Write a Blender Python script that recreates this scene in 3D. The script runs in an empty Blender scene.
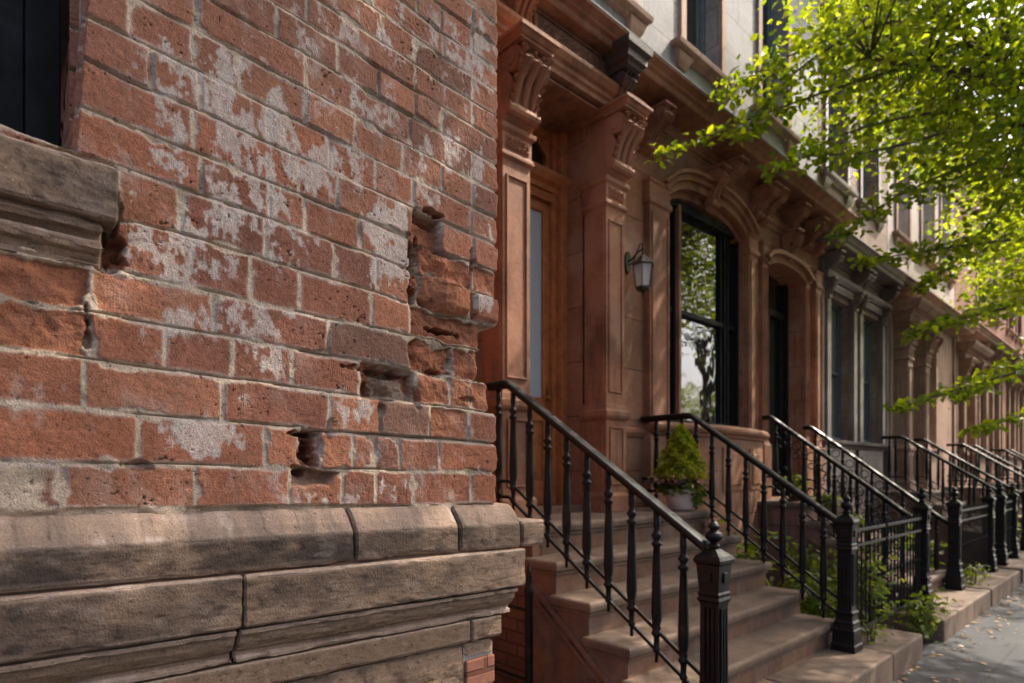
import bpy, math, random
import numpy as np
from mathutils import Vector
R_ = math.radians
random.seed(7); rng = np.random.default_rng(7)
S = bpy.context.scene
COL = S.collection
# ------------------------------------------------------------------ camera, sky, sun
FPX, HX, HY = 600.0, 1173.0, 471.0
TH = math.atan((HX-512)/FPX); c_, s_ = math.cos(TH), math.sin(TH)
cam = bpy.data.cameras.new('camera'); camo = bpy.data.objects.new('camera', cam); COL.objects.link(camo)
camo.location = (0, 0, 0); camo.rotation_euler = (R_(90), 0, TH)
cam.sensor_width = 36; cam.lens = FPX/1024*36; cam.shift_y = (HY-341.5)/1024
cam.clip_start = .05; cam.clip_end = 3000
cam.dof.use_dof = True; cam.dof.focus_distance = 1.35; cam.dof.aperture_fstop = 3.8
S.camera = camo
W = bpy.data.worlds.new('World'); S.world = W; W.use_nodes = True
SUN_EL, SUN_AZ = 50.0, 21.0          # azimuth measured from +Y towards +X
nt = W.node_tree; bg = nt.nodes['Background']
sky = nt.nodes.new('ShaderNodeTexSky'); sky.sky_type = 'NISHITA'; sky.sun_disc = False
sky.sun_elevation = R_(SUN_EL); sky.sun_rotation = R_(SUN_AZ); sky.air_density = .7; sky.dust_density = 5.0; sky.ozone_density = .4
nt.links.new(sky.outputs[0], bg.inputs[0]); bg.inputs[1].default_value = .15
sd = bpy.data.lights.new('sun', 'SUN'); so = bpy.data.objects.new('sun', sd); COL.objects.link(so)
sd.energy = 2.8; sd.angle = R_(.6); sd.color = (1, .90, .76)
tos = Vector((math.sin(R_(SUN_AZ))*math.cos(R_(SUN_EL)), math.cos(R_(SUN_AZ))*math.cos(R_(SUN_EL)), math.sin(R_(SUN_EL))))
so.rotation_euler = tos.to_track_quat('Z', 'Y').to_euler()
S.view_settings.view_transform = 'Standard'; S.view_settings.look = 'None'
S.view_settings.exposure = 1.7; S.view_settings.gamma = 1
S.render.engine = 'CYCLES'
S.cycles.max_bounces = 8; S.cycles.transparent_max_bounces = 12

# ------------------------------------------------------------------ helpers
def yat(px, X):
    q = (px-HX)*c_/FPX; d = X/q; return (d+X*s_)/c_
def dep(X, Y): return -X*s_+Y*c_
def zat(px, py, X):
    q = (px-HX)*c_/FPX; return (HY-py)*(X/q)/FPX
def proj(X, Y, Z):
    d = np.maximum(-X*s_+Y*c_, .05); return 512+FPX*(X*c_+Y*s_)/d, HY-FPX*Z/d

def tag(o, label=None, cat=None, group=None, kind=None):
    if label: o['label'] = label
    if cat: o['category'] = cat
    if group: o['group'] = group
    if kind: o['kind'] = kind
    return o
def empty(name, label, cat, loc=(0, 0, 0), rz=0, group=None):
    o = bpy.data.objects.new(name, None); COL.objects.link(o); o.location = loc; o.rotation_euler = (0, 0, rz)
    o.empty_display_size = .1
    return tag(o, label, cat, group)

class MB:
    def __init__(s): s.v = []; s.f = []
    def add(s, vs, fs):
        n = len(s.v); s.v += [tuple(map(float, p)) for p in vs]; s.f += [tuple(i+n for i in f) for f in fs]
    def box(s, x0, x1, y0, y1, z0, z1):
        s.add([(x0,y0,z0),(x1,y0,z0),(x1,y1,z0),(x0,y1,z0),(x0,y0,z1),(x1,y0,z1),(x1,y1,z1),(x0,y1,z1)],
              [(0,3,2,1),(4,5,6,7),(0,1,5,4),(1,2,6,5),(2,3,7,6),(3,0,4,7)])
    def prism_y(s, poly, y0, y1):           # poly in (x,z)
        n = len(poly)
        s.add([(x, y0, z) for x, z in poly]+[(x, y1, z) for x, z in poly],
              [tuple(range(n))[::-1], tuple(range(n, 2*n))]+[(i, (i+1) % n, n+(i+1) % n, n+i) for i in range(n)])
    def prism_x(s, poly, x0, x1):           # poly in (y,z)
        n = len(poly)
        s.add([(x0, y, z) for y, z in poly]+[(x1, y, z) for y, z in poly],
              [tuple(range(n))[::-1], tuple(range(n, 2*n))]+[(i, (i+1) % n, n+(i+1) % n, n+i) for i in range(n)])
    def mould(s, prof, path):               # prof: (offset,z); path: plan points, outward = right of direction
        n = len(path); P = [Vector(p) for p in path]; cols = []
        for i in range(n):
            ns = []
            if i > 0: d = (P[i]-P[i-1]).normalized(); ns.append(Vector((d.y, -d.x)))
            if i < n-1: d = (P[i+1]-P[i]).normalized(); ns.append(Vector((d.y, -d.x)))
            m = ns[0] if len(ns) == 1 else (ns[0]+ns[1])/(1+ns[0].dot(ns[1]))
            cols.append([(P[i].x+m.x*o, P[i].y+m.y*o, z) for o, z in prof])
        k = len(prof); vs = [p for c in cols for p in c]; fs = []
        for i in range(n-1):
            for j in range(k):
                j2 = (j+1) % k; fs.append((i*k+j, (i+1)*k+j, (i+1)*k+j2, i*k+j2))
        fs.append(tuple(range(k))); fs.append(tuple((n-1)*k+j for j in range(k))[::-1])
        s.add(vs, fs)
    def tube(s, pts, r, n=8, closed=False):
        P = [Vector(p) for p in pts]; m = len(P); rr = r if isinstance(r, (list, tuple)) else [r]*m
        vs = []; up = Vector((0, 0, 1))
        for i in range(m):
            d = (P[min(i+1, m-1)]-P[max(i-1, 0)])
            if closed: d = P[(i+1) % m]-P[(i-1) % m]
            d.normalize(); a = d.cross(up)
            if a.length < .05: a = d.cross(Vector((1, 0, 0)))
            a.normalize(); b = a.cross(d)
            for k in range(n):
                t = 2*math.pi*k/n; vs.append(P[i]+(a*math.cos(t)+b*math.sin(t))*rr[i])
        fs = []
        for i in range(m if closed else m-1):
            j = (i+1) % m
            for k in range(n): fs.append((i*n+k, i*n+(k+1) % n, j*n+(k+1) % n, j*n+k))
        if not closed: fs.append(tuple(range(n))[::-1]); fs.append(tuple((m-1)*n+k for k in range(n)))
        s.add(vs, fs)
    def lathe(s, prof, cx=0, cy=0, n=14, ph=0.0, sq=False):   # prof: (r,z); sq: square section
        if sq: n = 4; ph = math.pi/4
        k = math.sqrt(2) if sq else 1
        vs = [(cx+r*k*math.cos(ph+2*math.pi*j/n), cy+r*k*math.sin(ph+2*math.pi*j/n), z) for r, z in prof for j in range(n)]
        m = len(prof)
        fs = [(i*n+j, i*n+(j+1) % n, (i+1)*n+(j+1) % n, (i+1)*n+j) for i in range(m-1) for j in range(n)]
        fs += [tuple(range(n))[::-1], tuple((m-1)*n+j for j in range(n))]
        s.add(vs, fs)
    def grid(s, fn, nu, nv):
        vs = [fn(i/(nu-1), j/(nv-1)) for j in range(nv) for i in range(nu)]
        s.add(vs, [(j*nu+i, j*nu+i+1, (j+1)*nu+i+1, (j+1)*nu+i) for j in range(nv-1) for i in range(nu-1)])
    def build(s, name, mat, parent=None, bevel=0, smooth=False, label=None):
        me = bpy.data.meshes.new(name); me.from_pydata(s.v, [], s.f); me.update()
        import bmesh
        bm = bmesh.new(); bm.from_mesh(me); bmesh.ops.recalc_face_normals(bm, faces=bm.faces); bm.to_mesh(me); bm.free()
        me.materials.append(mat)
        o = bpy.data.objects.new(name, me); COL.objects.link(o)
        if parent is not None:
            o.parent = parent
            p = parent; L = Vector((0, 0, 0))
            while p is not None: L += Vector(p.location); p = p.parent
            if s.__dict__.get('local') is None: o.location = -L
        if smooth:
            me.polygons.foreach_set('use_smooth', [True]*len(me.polygons))
        if bevel:
            b = o.modifiers.new('bevel', 'BEVEL'); b.width = bevel; b.segments = 2; b.limit_method = 'ANGLE'; b.angle_limit = R_(38)
        if label: o['label'] = label
        return o
def LMB():
    m = MB(); m.local = True; return m

def copy_tree(o, parent=None):
    c = o.copy(); COL.objects.link(c)
    if parent is not None: c.parent = parent
    for ch in list(o.children): copy_tree(ch, c)
    return c

# numpy value noise ------------------------------------------------
_T = rng.random((64, 64, 64)).astype(np.float32)
def vnoise(a, b, c=0.0):
    a, b = np.broadcast_arrays(a, b); c = np.broadcast_to(c, a.shape)
    ia, ib, ic = np.floor(a).astype(int), np.floor(b).astype(int), np.floor(c).astype(int)
    fa, fb, fc = a-ia, b-ib, c-ic
    fa = fa*fa*(3-2*fa); fb = fb*fb*(3-2*fb); fc = fc*fc*(3-2*fc)
    out = 0
    for da in (0, 1):
        for db in (0, 1):
            for dc in (0, 1):
                w = (fa if da else 1-fa)*(fb if db else 1-fb)*(fc if dc else 1-fc)
                out = out+w*_T[(ia+da) & 63, (ib+db) & 63, (ic+dc) & 63]
    return out
def fbm(a, b, c=0.0, o=4):
    t = 0; w = .5; n = 0
    for k in range(o):
        t = t+w*vnoise(a*2**k+k*7.3, b*2**k+k*3.1, c*(2**k if k else 1)+k*1.7); n += w; w *= .55
    return t/n
def sst(e0, e1, x):
    t = np.clip((x-e0)/(e1-e0), 0, 1); return t*t*(3-2*t)
def fastmesh(name, V, F, mat, parent=None, cols=None, smooth=True, attrs=None):
    me = bpy.data.meshes.new(name); n = len(V); m = len(F); k = F.shape[1]
    me.vertices.add(n); me.vertices.foreach_set('co', np.ascontiguousarray(V, dtype=np.float32).ravel())
    me.loops.add(m*k); me.loops.foreach_set('vertex_index', np.ascontiguousarray(F, dtype=np.int32).ravel())
    me.polygons.add(m); me.polygons.foreach_set('loop_start', np.arange(0, m*k, k, dtype=np.int32))
    me.polygons.foreach_set('loop_total', np.full(m, k, dtype=np.int32))
    if smooth: me.polygons.foreach_set('use_smooth', np.ones(m, dtype=bool))
    me.update(calc_edges=True)
    if cols is not None:
        a = me.color_attributes.new('Col', 'FLOAT_COLOR', 'POINT')
        cc = np.ones((n, 4), np.float32); cc[:, :3] = cols; a.data.foreach_set('color', cc.ravel())
    me.materials.append(mat)
    o = bpy.data.objects.new(name, me); COL.objects.link(o)
    if parent is not None: o.parent = parent; o.location = -Vector(parent.location)
    return o
def gridfaces(nu, nv):
    i, j = np.meshgrid(np.arange(nu-1), np.arange(nv-1)); a = (j*nu+i).ravel()
    return np.stack([a, a+1, a+1+nu, a+nu], 1)

# ------------------------------------------------------------------ materials
def newmat(name):
    m = bpy.data.materials.new(name); m.use_nodes = True
    return m, m.node_tree.nodes, m.node_tree.links, m.node_tree.nodes['Principled BSDF']
def noise(N, L, src, scale, detail=4, rough=.6, stretch=None):
    if stretch:
        mp = N.new('ShaderNodeMapping'); mp.inputs['Scale'].default_value = stretch; L.new(src, mp.inputs[0]); src = mp.outputs[0]
    n = N.new('ShaderNodeTexNoise'); n.inputs['Scale'].default_value = scale; n.inputs['Detail'].default_value = detail
    n.inputs['Roughness'].default_value = rough; L.new(src, n.inputs['Vector']); return n.outputs[0]
def ramp(N, L, src, stops):
    r = N.new('ShaderNodeValToRGB'); L.new(src, r.inputs[0]); e = r.color_ramp.elements
    while len(e) < len(stops): e.new(.5)
    for i, (p, cc) in enumerate(stops): e[i].position = p; e[i].color = (*cc, 1) if len(cc) == 3 else cc
    return r.outputs[0]
def mixc(N, L, fac, a, b, mode='MIX'):
    m = N.new('ShaderNodeMix'); m.data_type = 'RGBA'; m.blend_type = mode
    for k, x in ((0, fac), (6, a), (7, b)):
        if isinstance(x, (int, float)): m.inputs[k].default_value = x
        elif isinstance(x, tuple): m.inputs[k].default_value = (*x, 1)
        else: L.new(x, m.inputs[k])
    return m.outputs[2]
def bump(N, L, p, h, strength, dist=.01, prev=None):
    b = N.new('ShaderNodeBump'); b.inputs['Strength'].default_value = strength; b.inputs['Distance'].default_value = dist
    L.new(h, b.inputs['Height'])
    if prev is not None: L.new(prev, b.inputs['Normal'])
    L.new(b.outputs[0], p.inputs['Normal']); return b.outputs[0]
def geo(N): return N.new('ShaderNodeNewGeometry').outputs['Position']
def objc(N): return N.new('ShaderNodeTexCoord').outputs['Object']

def stone(name, base, dark=.62, light=1.25, rough=.85, scale=5, bumpd=.004, streak=None, joints=None, patch=None):
    m, N, L, p = newmat(name); src = geo(N)
    k = lambda f: tuple(min(1, x*f) for x in base)
    n1 = noise(N, L, src, scale*.35, 5, .62); n2 = noise(N, L, src, scale*6, 5, .65)
    a = ramp(N, L, n1, [(.3, k(dark)), (.5, base), (.72, k(light))])
    b = ramp(N, L, n2, [(.3, (.8, .8, .8)), (.7, (1.12, 1.12, 1.12))])
    col = mixc(N, L, 1.0, a, b, 'MULTIPLY')
    if streak:
        n3 = noise(N, L, src, 3, 5, .65, (3, 3, .5)); st = ramp(N, L, n3, [(.48, (0, 0, 0)), (.7, (1, 1, 1))])
        col = mixc(N, L, st, col, mixc(N, L, .7, col, streak))
    if patch:
        n3 = noise(N, L, src, 2.2, 4, .6); st = ramp(N, L, n3, [(.5, (0, 0, 0)), (.62, (1, 1, 1))])
        col = mixc(N, L, st, col, mixc(N, L, .6, col, patch))
    h = n2
    if joints:
        sx, sz, tm = joints
        sep = N.new('ShaderNodeSeparateXYZ'); L.new(src, sep.inputs[0])
        ad = N.new('ShaderNodeMath'); ad.operation = 'ADD'; L.new(sep.outputs[0], ad.inputs[0]); L.new(sep.outputs[1], ad.inputs[1])
        cmb = N.new('ShaderNodeCombineXYZ'); L.new(ad.outputs[0], cmb.inputs[0]); L.new(sep.outputs[2], cmb.inputs[1])
        bt = N.new('ShaderNodeTexBrick'); L.new(cmb.outputs[0], bt.inputs['Vector'])
        bt.inputs['Scale'].default_value = 1; bt.inputs['Brick Width'].default_value = sx; bt.inputs['Row Height'].default_value = sz
        bt.inputs['Mortar Size'].default_value = tm; bt.inputs['Mortar Smooth'].default_value = .3
        bt.inputs['Color1'].default_value = (1, 1, 1, 1); bt.inputs['Color2'].default_value = (.86, .84, .82, 1); bt.inputs['Mortar'].default_value = (.55, .5, .46, 1)
        col = mixc(N, L, 1.0, col, bt.outputs['Color'], 'MULTIPLY')
        inv = N.new('ShaderNodeMath'); inv.operation = 'SUBTRACT'; inv.inputs[0].default_value = 1; L.new(bt.outputs['Fac'], inv.inputs[1])
        nb = bump(N, L, p, inv.outputs[0], .8, .006)
        bump(N, L, p, n2, .5, bumpd, nb)
    else: bump(N, L, p, h, .6, bumpd)
    L.new(col, p.inputs['Base Color']); p.inputs['Roughness'].default_value = rough
    p.inputs['Specular IOR Level'].default_value = .35
    return m

def attr_mat(name, rough=.9, bd=.002, sc=350):
    m, N, L, p = newmat(name); src = geo(N)
    a = N.new('ShaderNodeVertexColor'); a.layer_name = 'Col'
    n = noise(N, L, src, sc, 5, .7); n2 = noise(N, L, src, sc*.25, 4, .6)
    v = ramp(N, L, n, [(.3, (.72, .7, .68)), (.68, (1.2, 1.2, 1.2))])
    sp = ramp(N, L, noise(N, L, src, sc*.5, 2, .5), [(.27, (.35, .32, .3)), (.33, (1, 1, 1)), (.72, (1, 1, 1)), (.77, (1.7, 1.7, 1.7))])
    col = mixc(N, L, 1.0, a.outputs[0], v, 'MULTIPLY'); col = mixc(N, L, .8, col, mixc(N, L, 1.0, col, sp, 'MULTIPLY'))
    L.new(col, p.inputs['Base Color']); p.inputs['Roughness'].default_value = rough; p.inputs['Specular IOR Level'].default_value = .25
    b = bump(N, L, p, n2, .5, bd*2); bump(N, L, p, n, .6, bd, b)
    return m
M = {}
M['brickwall'] = attr_mat('old_brick', .9, .004, 300)
M['ledge'] = attr_mat('weathered_sandstone', .8, .0022, 260)
BR = (.29, .125, .066)
M['brown'] = stone('brownstone', BR, .5, 1.3, .75, 5, .005, streak=(.09, .05, .04), patch=(.36, .19, .12))
M['brown_wall'] = stone('brownstone_ashlar', (.30, .14, .08), .6, 1.2, .85, 4, .003, joints=(.95, .46, .006), patch=(.36, .23, .16))
M['brown_dark'] = stone('brownstone_sooty', (.15, .075, .05), .5, 1.4, .7, 7, .004, streak=(.04, .03, .028))
M['brown_step'] = stone('brownstone_step', (.18, .092, .056), .5, 1.4, .7, 6, .006, patch=(.075, .062, .056), streak=(.21, .16, .13))
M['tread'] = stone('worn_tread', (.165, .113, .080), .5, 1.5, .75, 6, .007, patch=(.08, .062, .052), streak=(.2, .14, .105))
M['black_stone'] = stone('sooty_black_stone', (.05, .035, .03), .5, 1.6, .6, 7, .004)
M['upper'] = stone('painted_upper_stone', (.29, .285, .30), .6, 1.3, .8, 4, .003, streak=(.24, .21, .2), joints=(.9, .42, .007))
M['greytrim'] = stone('grey_painted_stone', (.17, .14, .125), .5, 1.5, .42, 5, .003, streak=(.12, .08, .065))
M['grey_wall'] = stone('grey_brown_ashlar', (.24, .165, .13), .65, 1.25, .8, 4, .003, joints=(.8, .4, .006), patch=(.3, .25, .24))
M['pink'] = stone('pinkish_sandstone', (.33, .21, .155), .6, 1.25, .8, 4, .003, streak=(.16, .09, .06))
M['pale'] = stone('pale_painted_stone', (.38, .32, .285), .7, 1.15, .75, 4, .003, streak=(.4, .32, .28))
M['redbrick'] = stone('distant_brick', (.3, .12, .08), .7, 1.25, .85, 6, .003, joints=(.21, .075, .009))
M['base_brick'] = stone('areaway_brick', (.15, .075, .05), .5, 1.4, .85, 8, .003, joints=(.21, .078, .008))
M['plainbrick'] = stone('rear_brick', (.29, .12, .078), .7, 1.2, .9, 8, .003, joints=(.21, .076, .009))
M['bluestone'] = stone('bluestone_coping', (.24, .2, .18), .65, 1.3, .8, 5, .004, patch=(.16, .15, .15))
M['concrete'] = stone('kerb_stone', (.33, .31, .29), .7, 1.2, .85, 5, .004)
M['asphalt'] = stone('asphalt', (.05, .05, .052), .8, 1.3, .9, 9, .004)
M['soil'] = stone('soil', (.05, .038, .028), .6, 1.4, .95, 12, .01)
M['roof'] = stone('roof_felt', (.09, .085, .08), .7, 1.3, .9, 5, .004)

def paint(name, base, rough=.35, bd=.0012, sc=30, spec=.5, metallic=0):
    m, N, L, p = newmat(name); src = objc(N)
    n = noise(N, L, src, sc, 5, .6)
    L.new(ramp(N, L, n, [(.3, tuple(x*.7 for x in base)), (.7, tuple(min(1, x*1.35) for x in base))]), p.inputs['Base Color'])
    L.new(ramp(N, L, noise(N, L, src, sc*.6, 4, .6), [(.3, (rough*.75,)*3), (.7, (min(1, rough*1.6),)*3)]), p.inputs['Roughness'])
    p.inputs['Specular IOR Level'].default_value = spec; p.inputs['Metallic'].default_value = metallic
    bump(N, L, p, n, .5, bd); return m
M['iron'] = paint('black_painted_iron', (.0045, .0048, .0055), .34, .0005, 40, .28)
_m = M['iron']; _N = _m.node_tree.nodes; _L = _m.node_tree.links; _p = _N['Principled BSDF']; _old = _p.inputs['Base Color'].links[0].from_socket
_r = ramp(_N, _L, noise(_N, _L, geo(_N), 9, 6, .7), [(.58, (0, 0, 0)), (.70, (1, 1, 1))]); _L.new(mixc(_N, _L, _r, _old, (.035, .022, .016)), _p.inputs['Base Color'])
M['frame_black'] = paint('black_window_paint', (.010, .0105, .011), .5, .001, 20, .12)
M['frame_wood'] = paint('varnished_wood', (.38, .135, .048), .35, .001, 12)
M['frame_grey'] = paint('grey_window_paint', (.08, .1, .12), .4, .001, 20)
M['frame_white'] = paint('white_window_paint', (.62, .64, .66), .45, .001, 20)
M['glass_pale'] = None
M['lantern'] = paint('aged_bronze', (.06, .052, .045), .4, .001, 80, .6, .6)
M['pot'] = stone('weathered_white_pot', (.55, .46, .4), .55, 1.2, .8, 14, .002, patch=(.42, .2, .12))
M['gold'] = paint('brass', (.45, .3, .1), .3, .001, 40, .6, 1.0)
M['bulb'] = paint('frosted_bulb', (.8, .75, .65), .3)
m, N, L, p = newmat('bluestone_paving'); src = geo(N)
sep = N.new('ShaderNodeSeparateXYZ'); L.new(src, sep.inputs[0])
bt = N.new('ShaderNodeTexBrick'); L.new(src, bt.inputs['Vector']); bt.inputs['Scale'].default_value = 1; bt.inputs['Brick Width'].default_value = 1.75; bt.inputs['Row Height'].default_value = 1.3
bt.inputs['Mortar Size'].default_value = .012; bt.inputs['Color1'].default_value = (1, 1, 1, 1); bt.inputs['Color2'].default_value = (.8, .82, .86, 1); bt.inputs['Mortar'].default_value = (.3, .28, .25, 1)
n1 = noise(N, L, src, 1.6, 6, .65); n2 = noise(N, L, src, 40, 5, .7)
cc = ramp(N, L, n1, [(.3, (.022, .023, .027)), (.55, (.036, .037, .042)), (.75, (.06, .056, .053))])
cc = mixc(N, L, 1.0, cc, ramp(N, L, n2, [(.3, (.75, .75, .75)), (.7, (1.15, 1.15, 1.15))]), 'MULTIPLY'); cc = mixc(N, L, 1.0, cc, bt.outputs['Color'], 'MULTIPLY')
L.new(cc, p.inputs['Base Color']); p.inputs['Roughness'].default_value = .75; bump(N, L, p, n2, .5, .004); M['paving'] = m

def glass(name, base, ior=1.9, rough=.02, warp=.3):
    m, N, L, p = newmat(name); p.inputs['Base Color'].default_value = (*base, 1); p.inputs['Roughness'].default_value = rough
    p.inputs['IOR'].default_value = ior
    bump(N, L, p, noise(N, L, geo(N), 2.5, 2, .5), warp, .01); return m
M['glass'] = glass('window_glass', (.012, .014, .014), 2.1)
M['glass_pale'] = glass('pale_reflection_glass', (.13, .15, .13), 1.9)  # pale reflection put into the pane's base colour, no curtain behind
M['door_glass'] = glass('pale_blue_glass', (.46, .52, .58), 1.6)  # one flat pale blue-grey base colour for the door pane
m, N, L, p = newmat('lantern_glass'); p.inputs['Base Color'].default_value = (.9, .9, .85, 1); p.inputs['Roughness'].default_value = .05
p.inputs['Transmission Weight'].default_value = .55; p.inputs['IOR'].default_value = 1.1; M['lglass'] = m

def leafmat(name, a, b, tr, trw=.5):
    m, N, L, p = newmat(name); out = N['Material Output']
    at = N.new('ShaderNodeVertexColor'); at.layer_name = 'Col'
    sp = N.new('ShaderNodeSeparateColor'); L.new(at.outputs[0], sp.inputs[0])
    col = ramp(N, L, sp.outputs[0], [(0, a), (1, b)])
    L.new(col, p.inputs['Base Color']); p.inputs['Roughness'].default_value = .45; p.inputs['Specular IOR Level'].default_value = .4
    t = N.new('ShaderNodeBsdfTranslucent'); L.new(mixc(N, L, 1.0, col, tr, 'MULTIPLY'), t.inputs[0])
    mx = N.new('ShaderNodeMixShader'); mx.inputs[0].default_value = trw; L.new(p.outputs[0], mx.inputs[1]); L.new(t.outputs[0], mx.inputs[2])
    L.new(mx.outputs[0], out.inputs[0]); return m
M['leaf'] = leafmat('tree_leaf', (.03, .075, .01), (.12, .185, .02), (5.0, 3.5, .75), .6)
M['boxwood'] = leafmat('clipped_evergreen', (.11, .16, .012), (.32, .37, .03), (2.8, 2.3, .5), .45)
M['fern'] = leafmat('areaway_leaf', (.05, .095, .015), (.17, .22, .035), (2.4, 2.0, .7), .45)
M['litter'] = leafmat('dry_leaf', (.22, .11, .04), (.45, .27, .11), (1, .8, .5), .15)
M['petal'] = leafmat('flower_petal', (.45, .12, .08), (.65, .4, .25), (1, 1, 1), .2)
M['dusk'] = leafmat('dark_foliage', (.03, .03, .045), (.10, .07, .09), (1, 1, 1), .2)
M['bark'] = stone('bark', (.10, .07, .05), .5, 1.4, .9, 14, .01)

# leaf clouds ------------------------------------------------------
def leaf_mesh(name, C, size, mat, parent=None, aspect=.55, droop=.35, seed=1, label=None, norm=None):
    r = np.random.default_rng(seed); n = len(C); C = np.asarray(C, float)
    sz = size*r.uniform(.65, 1.3, n)
    d = r.normal(size=(n, 3)); d[:, 2] = d[:, 2]*.45-droop; d /= np.linalg.norm(d, axis=1)[:, None]
    u = r.normal(size=(n, 3)); u[:, 2] += 1.3
    if norm is not None: u += norm
    sd_ = np.cross(d, u); sd_ /= np.linalg.norm(sd_, axis=1)[:, None]+1e-9; up = np.cross(sd_, d)
    h = sz[:, None]; w = h*aspect*.5
    P = [C, C+d*h*.35+sd_*w+up*h*.10, C+d*h*.72+sd_*w*.75+up*h*.06, C+d*h-up*h*.1, C+d*h*.72-sd_*w*.75+up*h*.06, C+d*h*.35-sd_*w+up*h*.10, C+d*h*.4, C+d*h*.72]
    V = np.stack(P, 1).reshape(-1, 3); b = np.arange(n)*8
    F = np.concatenate([np.stack([b, b+1, b+6, b], 1)[:, [0, 1, 2, 3]]*0+np.stack([b, b+1, b+2, b+6], 1),
                        np.stack([b+6, b+2, b+3, b+7], 1), np.stack([b+7, b+3, b+4, b+6], 1), np.stack([b, b+6, b+4, b+5], 1)])
    t = r.random(n); cols = np.repeat(np.stack([t, t, t], 1), 8, 0)
    o = fastmesh(name, V, F, mat, parent, cols, smooth=False)
    if label: o['label'] = label
    return o

# ================================================================== GROUND
G = -1.45
def plane(name, x0, x1, y0, y1, z, mat):
    m = MB(); m.add([(x0, y0, z), (x1, y0, z), (x1, y1, z), (x0, y1, z)], [(0, 1, 2, 3)])
    return tag(m.build(name, mat), kind='structure')
plane('ground', -400, 400, -300, 900, G-.17, M['soil'])
plane('road', 2.35, 11.5, -60, 400, G-.14, M['asphalt'])
mb = MB(); mb.box(-1.37, 2.2, -60, 400, G-.3, G); tag(mb.build('pavement', M['paving']), kind='structure')
mb = MB()
for i in range(60): mb.box(2.203, 2.35, -20+i*1.6, -20+i*1.6+1.59, G-.3, G-.004)
tag(mb.build('kerb', M['concrete'], bevel=.012), kind='structure')
mb = MB(); mb.box(-3.35, -1.373, 1.25, 60, G-.3, G-.01); tag(mb.build('areaway_soil', M['soil']), kind='structure')

# ================================================================== FOREGROUND BRICK HOUSE
XB = -1.23
house0 = empty('brick_house', 'old red brick corner house with white salt stains, crumbling bricks and a sandstone ledge', 'house', (-1.5, .6, G))
# course lines: (x1,y1,x2,y2) of bed joints in the wall plane
LN = [(60,509,498,505),(63,462.5,498,473),(82,410,498,444),(84,359,498,414),(91,313,498,385),(93,268,498,354),(120,218,498,328),
      (70,150,498,299),(73,105,498,272.5),(76.6,57,499,245),(78.5,12.4,499,219),(200,32,499,193),(205.7,0,499,166),(350,45.7,499,141),
      (350,13.3,499,117.5),(374.7,3.8,499,93),(411,4,499,71),(443,0,499,47),(472,0,499,24.5),(485,-12,499,1)]
JT = {0:[-80,62,195,290,342,376,413,471], 1:[-55,138,265.5,299,321,354,375.5,400,439.5], 2:[-90,84,222,330,380,430,468], 3:[-60,89,164.7,232,292,360,417,450,471],
      4:[-80,91,213,329,411,456], 5:[-20,104,250,299,372,411], 6:[40,118,180,265,334,377.5,411,421,470.5], 7:[60,201,269,305,360.5,411,421,474],
      8:[193,299,338,414.5,443,474.8], 9:[150,200,268.5,331,376,414,473], 10:[192,239,305.6,356,403.5,442.5,473.5], 11:[197,306,410.7,473],
      12:[277,338,379.7,416,442.6], 13:[307,416,473.5], 14:[381,416.5,473.5], 15:[445], 16:[418,442.5,472.7], 17:[474], 18:[450]}
YR = yat(498.5, XB)
CE = {0:497,1:498,2:496.5,3:489,4:481,5:484.5,6:498,7:498,8:499}   # ragged right ends
ends = [(.0, 0)]
linesYZ = []
for (x1, y1, x2, y2) in LN:
    ya, yb = yat(x1, XB), yat(x2, XB); za, zb = zat(x1, y1, XB), zat(x2, y2, XB)
    linesYZ.append([zb-(zb-za)/(yb-ya)*(yb-YR), (zb-za)/(yb-ya)])
for k in range(12, 20): linesYZ[k][1] = linesYZ[11][1]*1.0+(k-11)*.0
NEXT = 26
while len(linesYZ) < NEXT: linesYZ.append([linesYZ[-1][0]+.0625, linesYZ[11][1]])
A0 = np.array([l[0] for l in linesYZ]); A1 = np.array([l[1] for l in linesYZ])
def zline(v, Y):
    k = np.clip(np.floor(v).astype(int), 0, NEXT-2); f = v-k
    za = A0[k]+A1[k]*(Y-YR); zb = A0[k+1]+A1[k+1]*(Y-YR); return za+(zb-za)*f, zb-za
courses = []
for k in range(NEXT-1):
    js = [yat(p_, XB) for p_ in JT.get(k, [])]
    lo = js[0] if js else YR
    first = lo
    while lo > -1.6: lo -= random.choice([.205, .205, .1]); js.insert(0, lo)
    if not JT.get(k): 
        y = YR-.1 if k % 2 else YR-.2; js = [y]
        while y > -1.6: y -= .205; js.insert(0, y)
    end = yat(CE.get(k, 499), XB)
    courses.append(np.array(sorted(js)+[end]))
def sp(*pxs): return [yat(p_, XB) for p_ in pxs]
SPEC = {(3,388):('hole',.032),(1,310):('hole',.03),(8,428):('rhole',.030),(7,416):('hole',.05),(6,110):('rough',.03),(6,416):('rough',.02),(5,448):('rough',.020),(4,433):('rough',.026),
        (4,468):('rough',.02),(7,447):('rough',.012),(7,486):('rough',.008),(6,446):('prot',.0),(6,485):('prot2',.0),(3,433):('rough',.004),(3,460):('rough',.004),
        (2,449):('rough',.006),(3,480):('rough',.005),(0,304):('chip',.0),(4,45):('rough',.012),(3,45):('rough',.006),(5,60):('rough',.02),(0,20):('smear',.0),(8,458):('none',.004),
        (2,405):('dark',0),(4,370):('dark',0),(14,445):('purple',0),(10,215):('none',0)}
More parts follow.
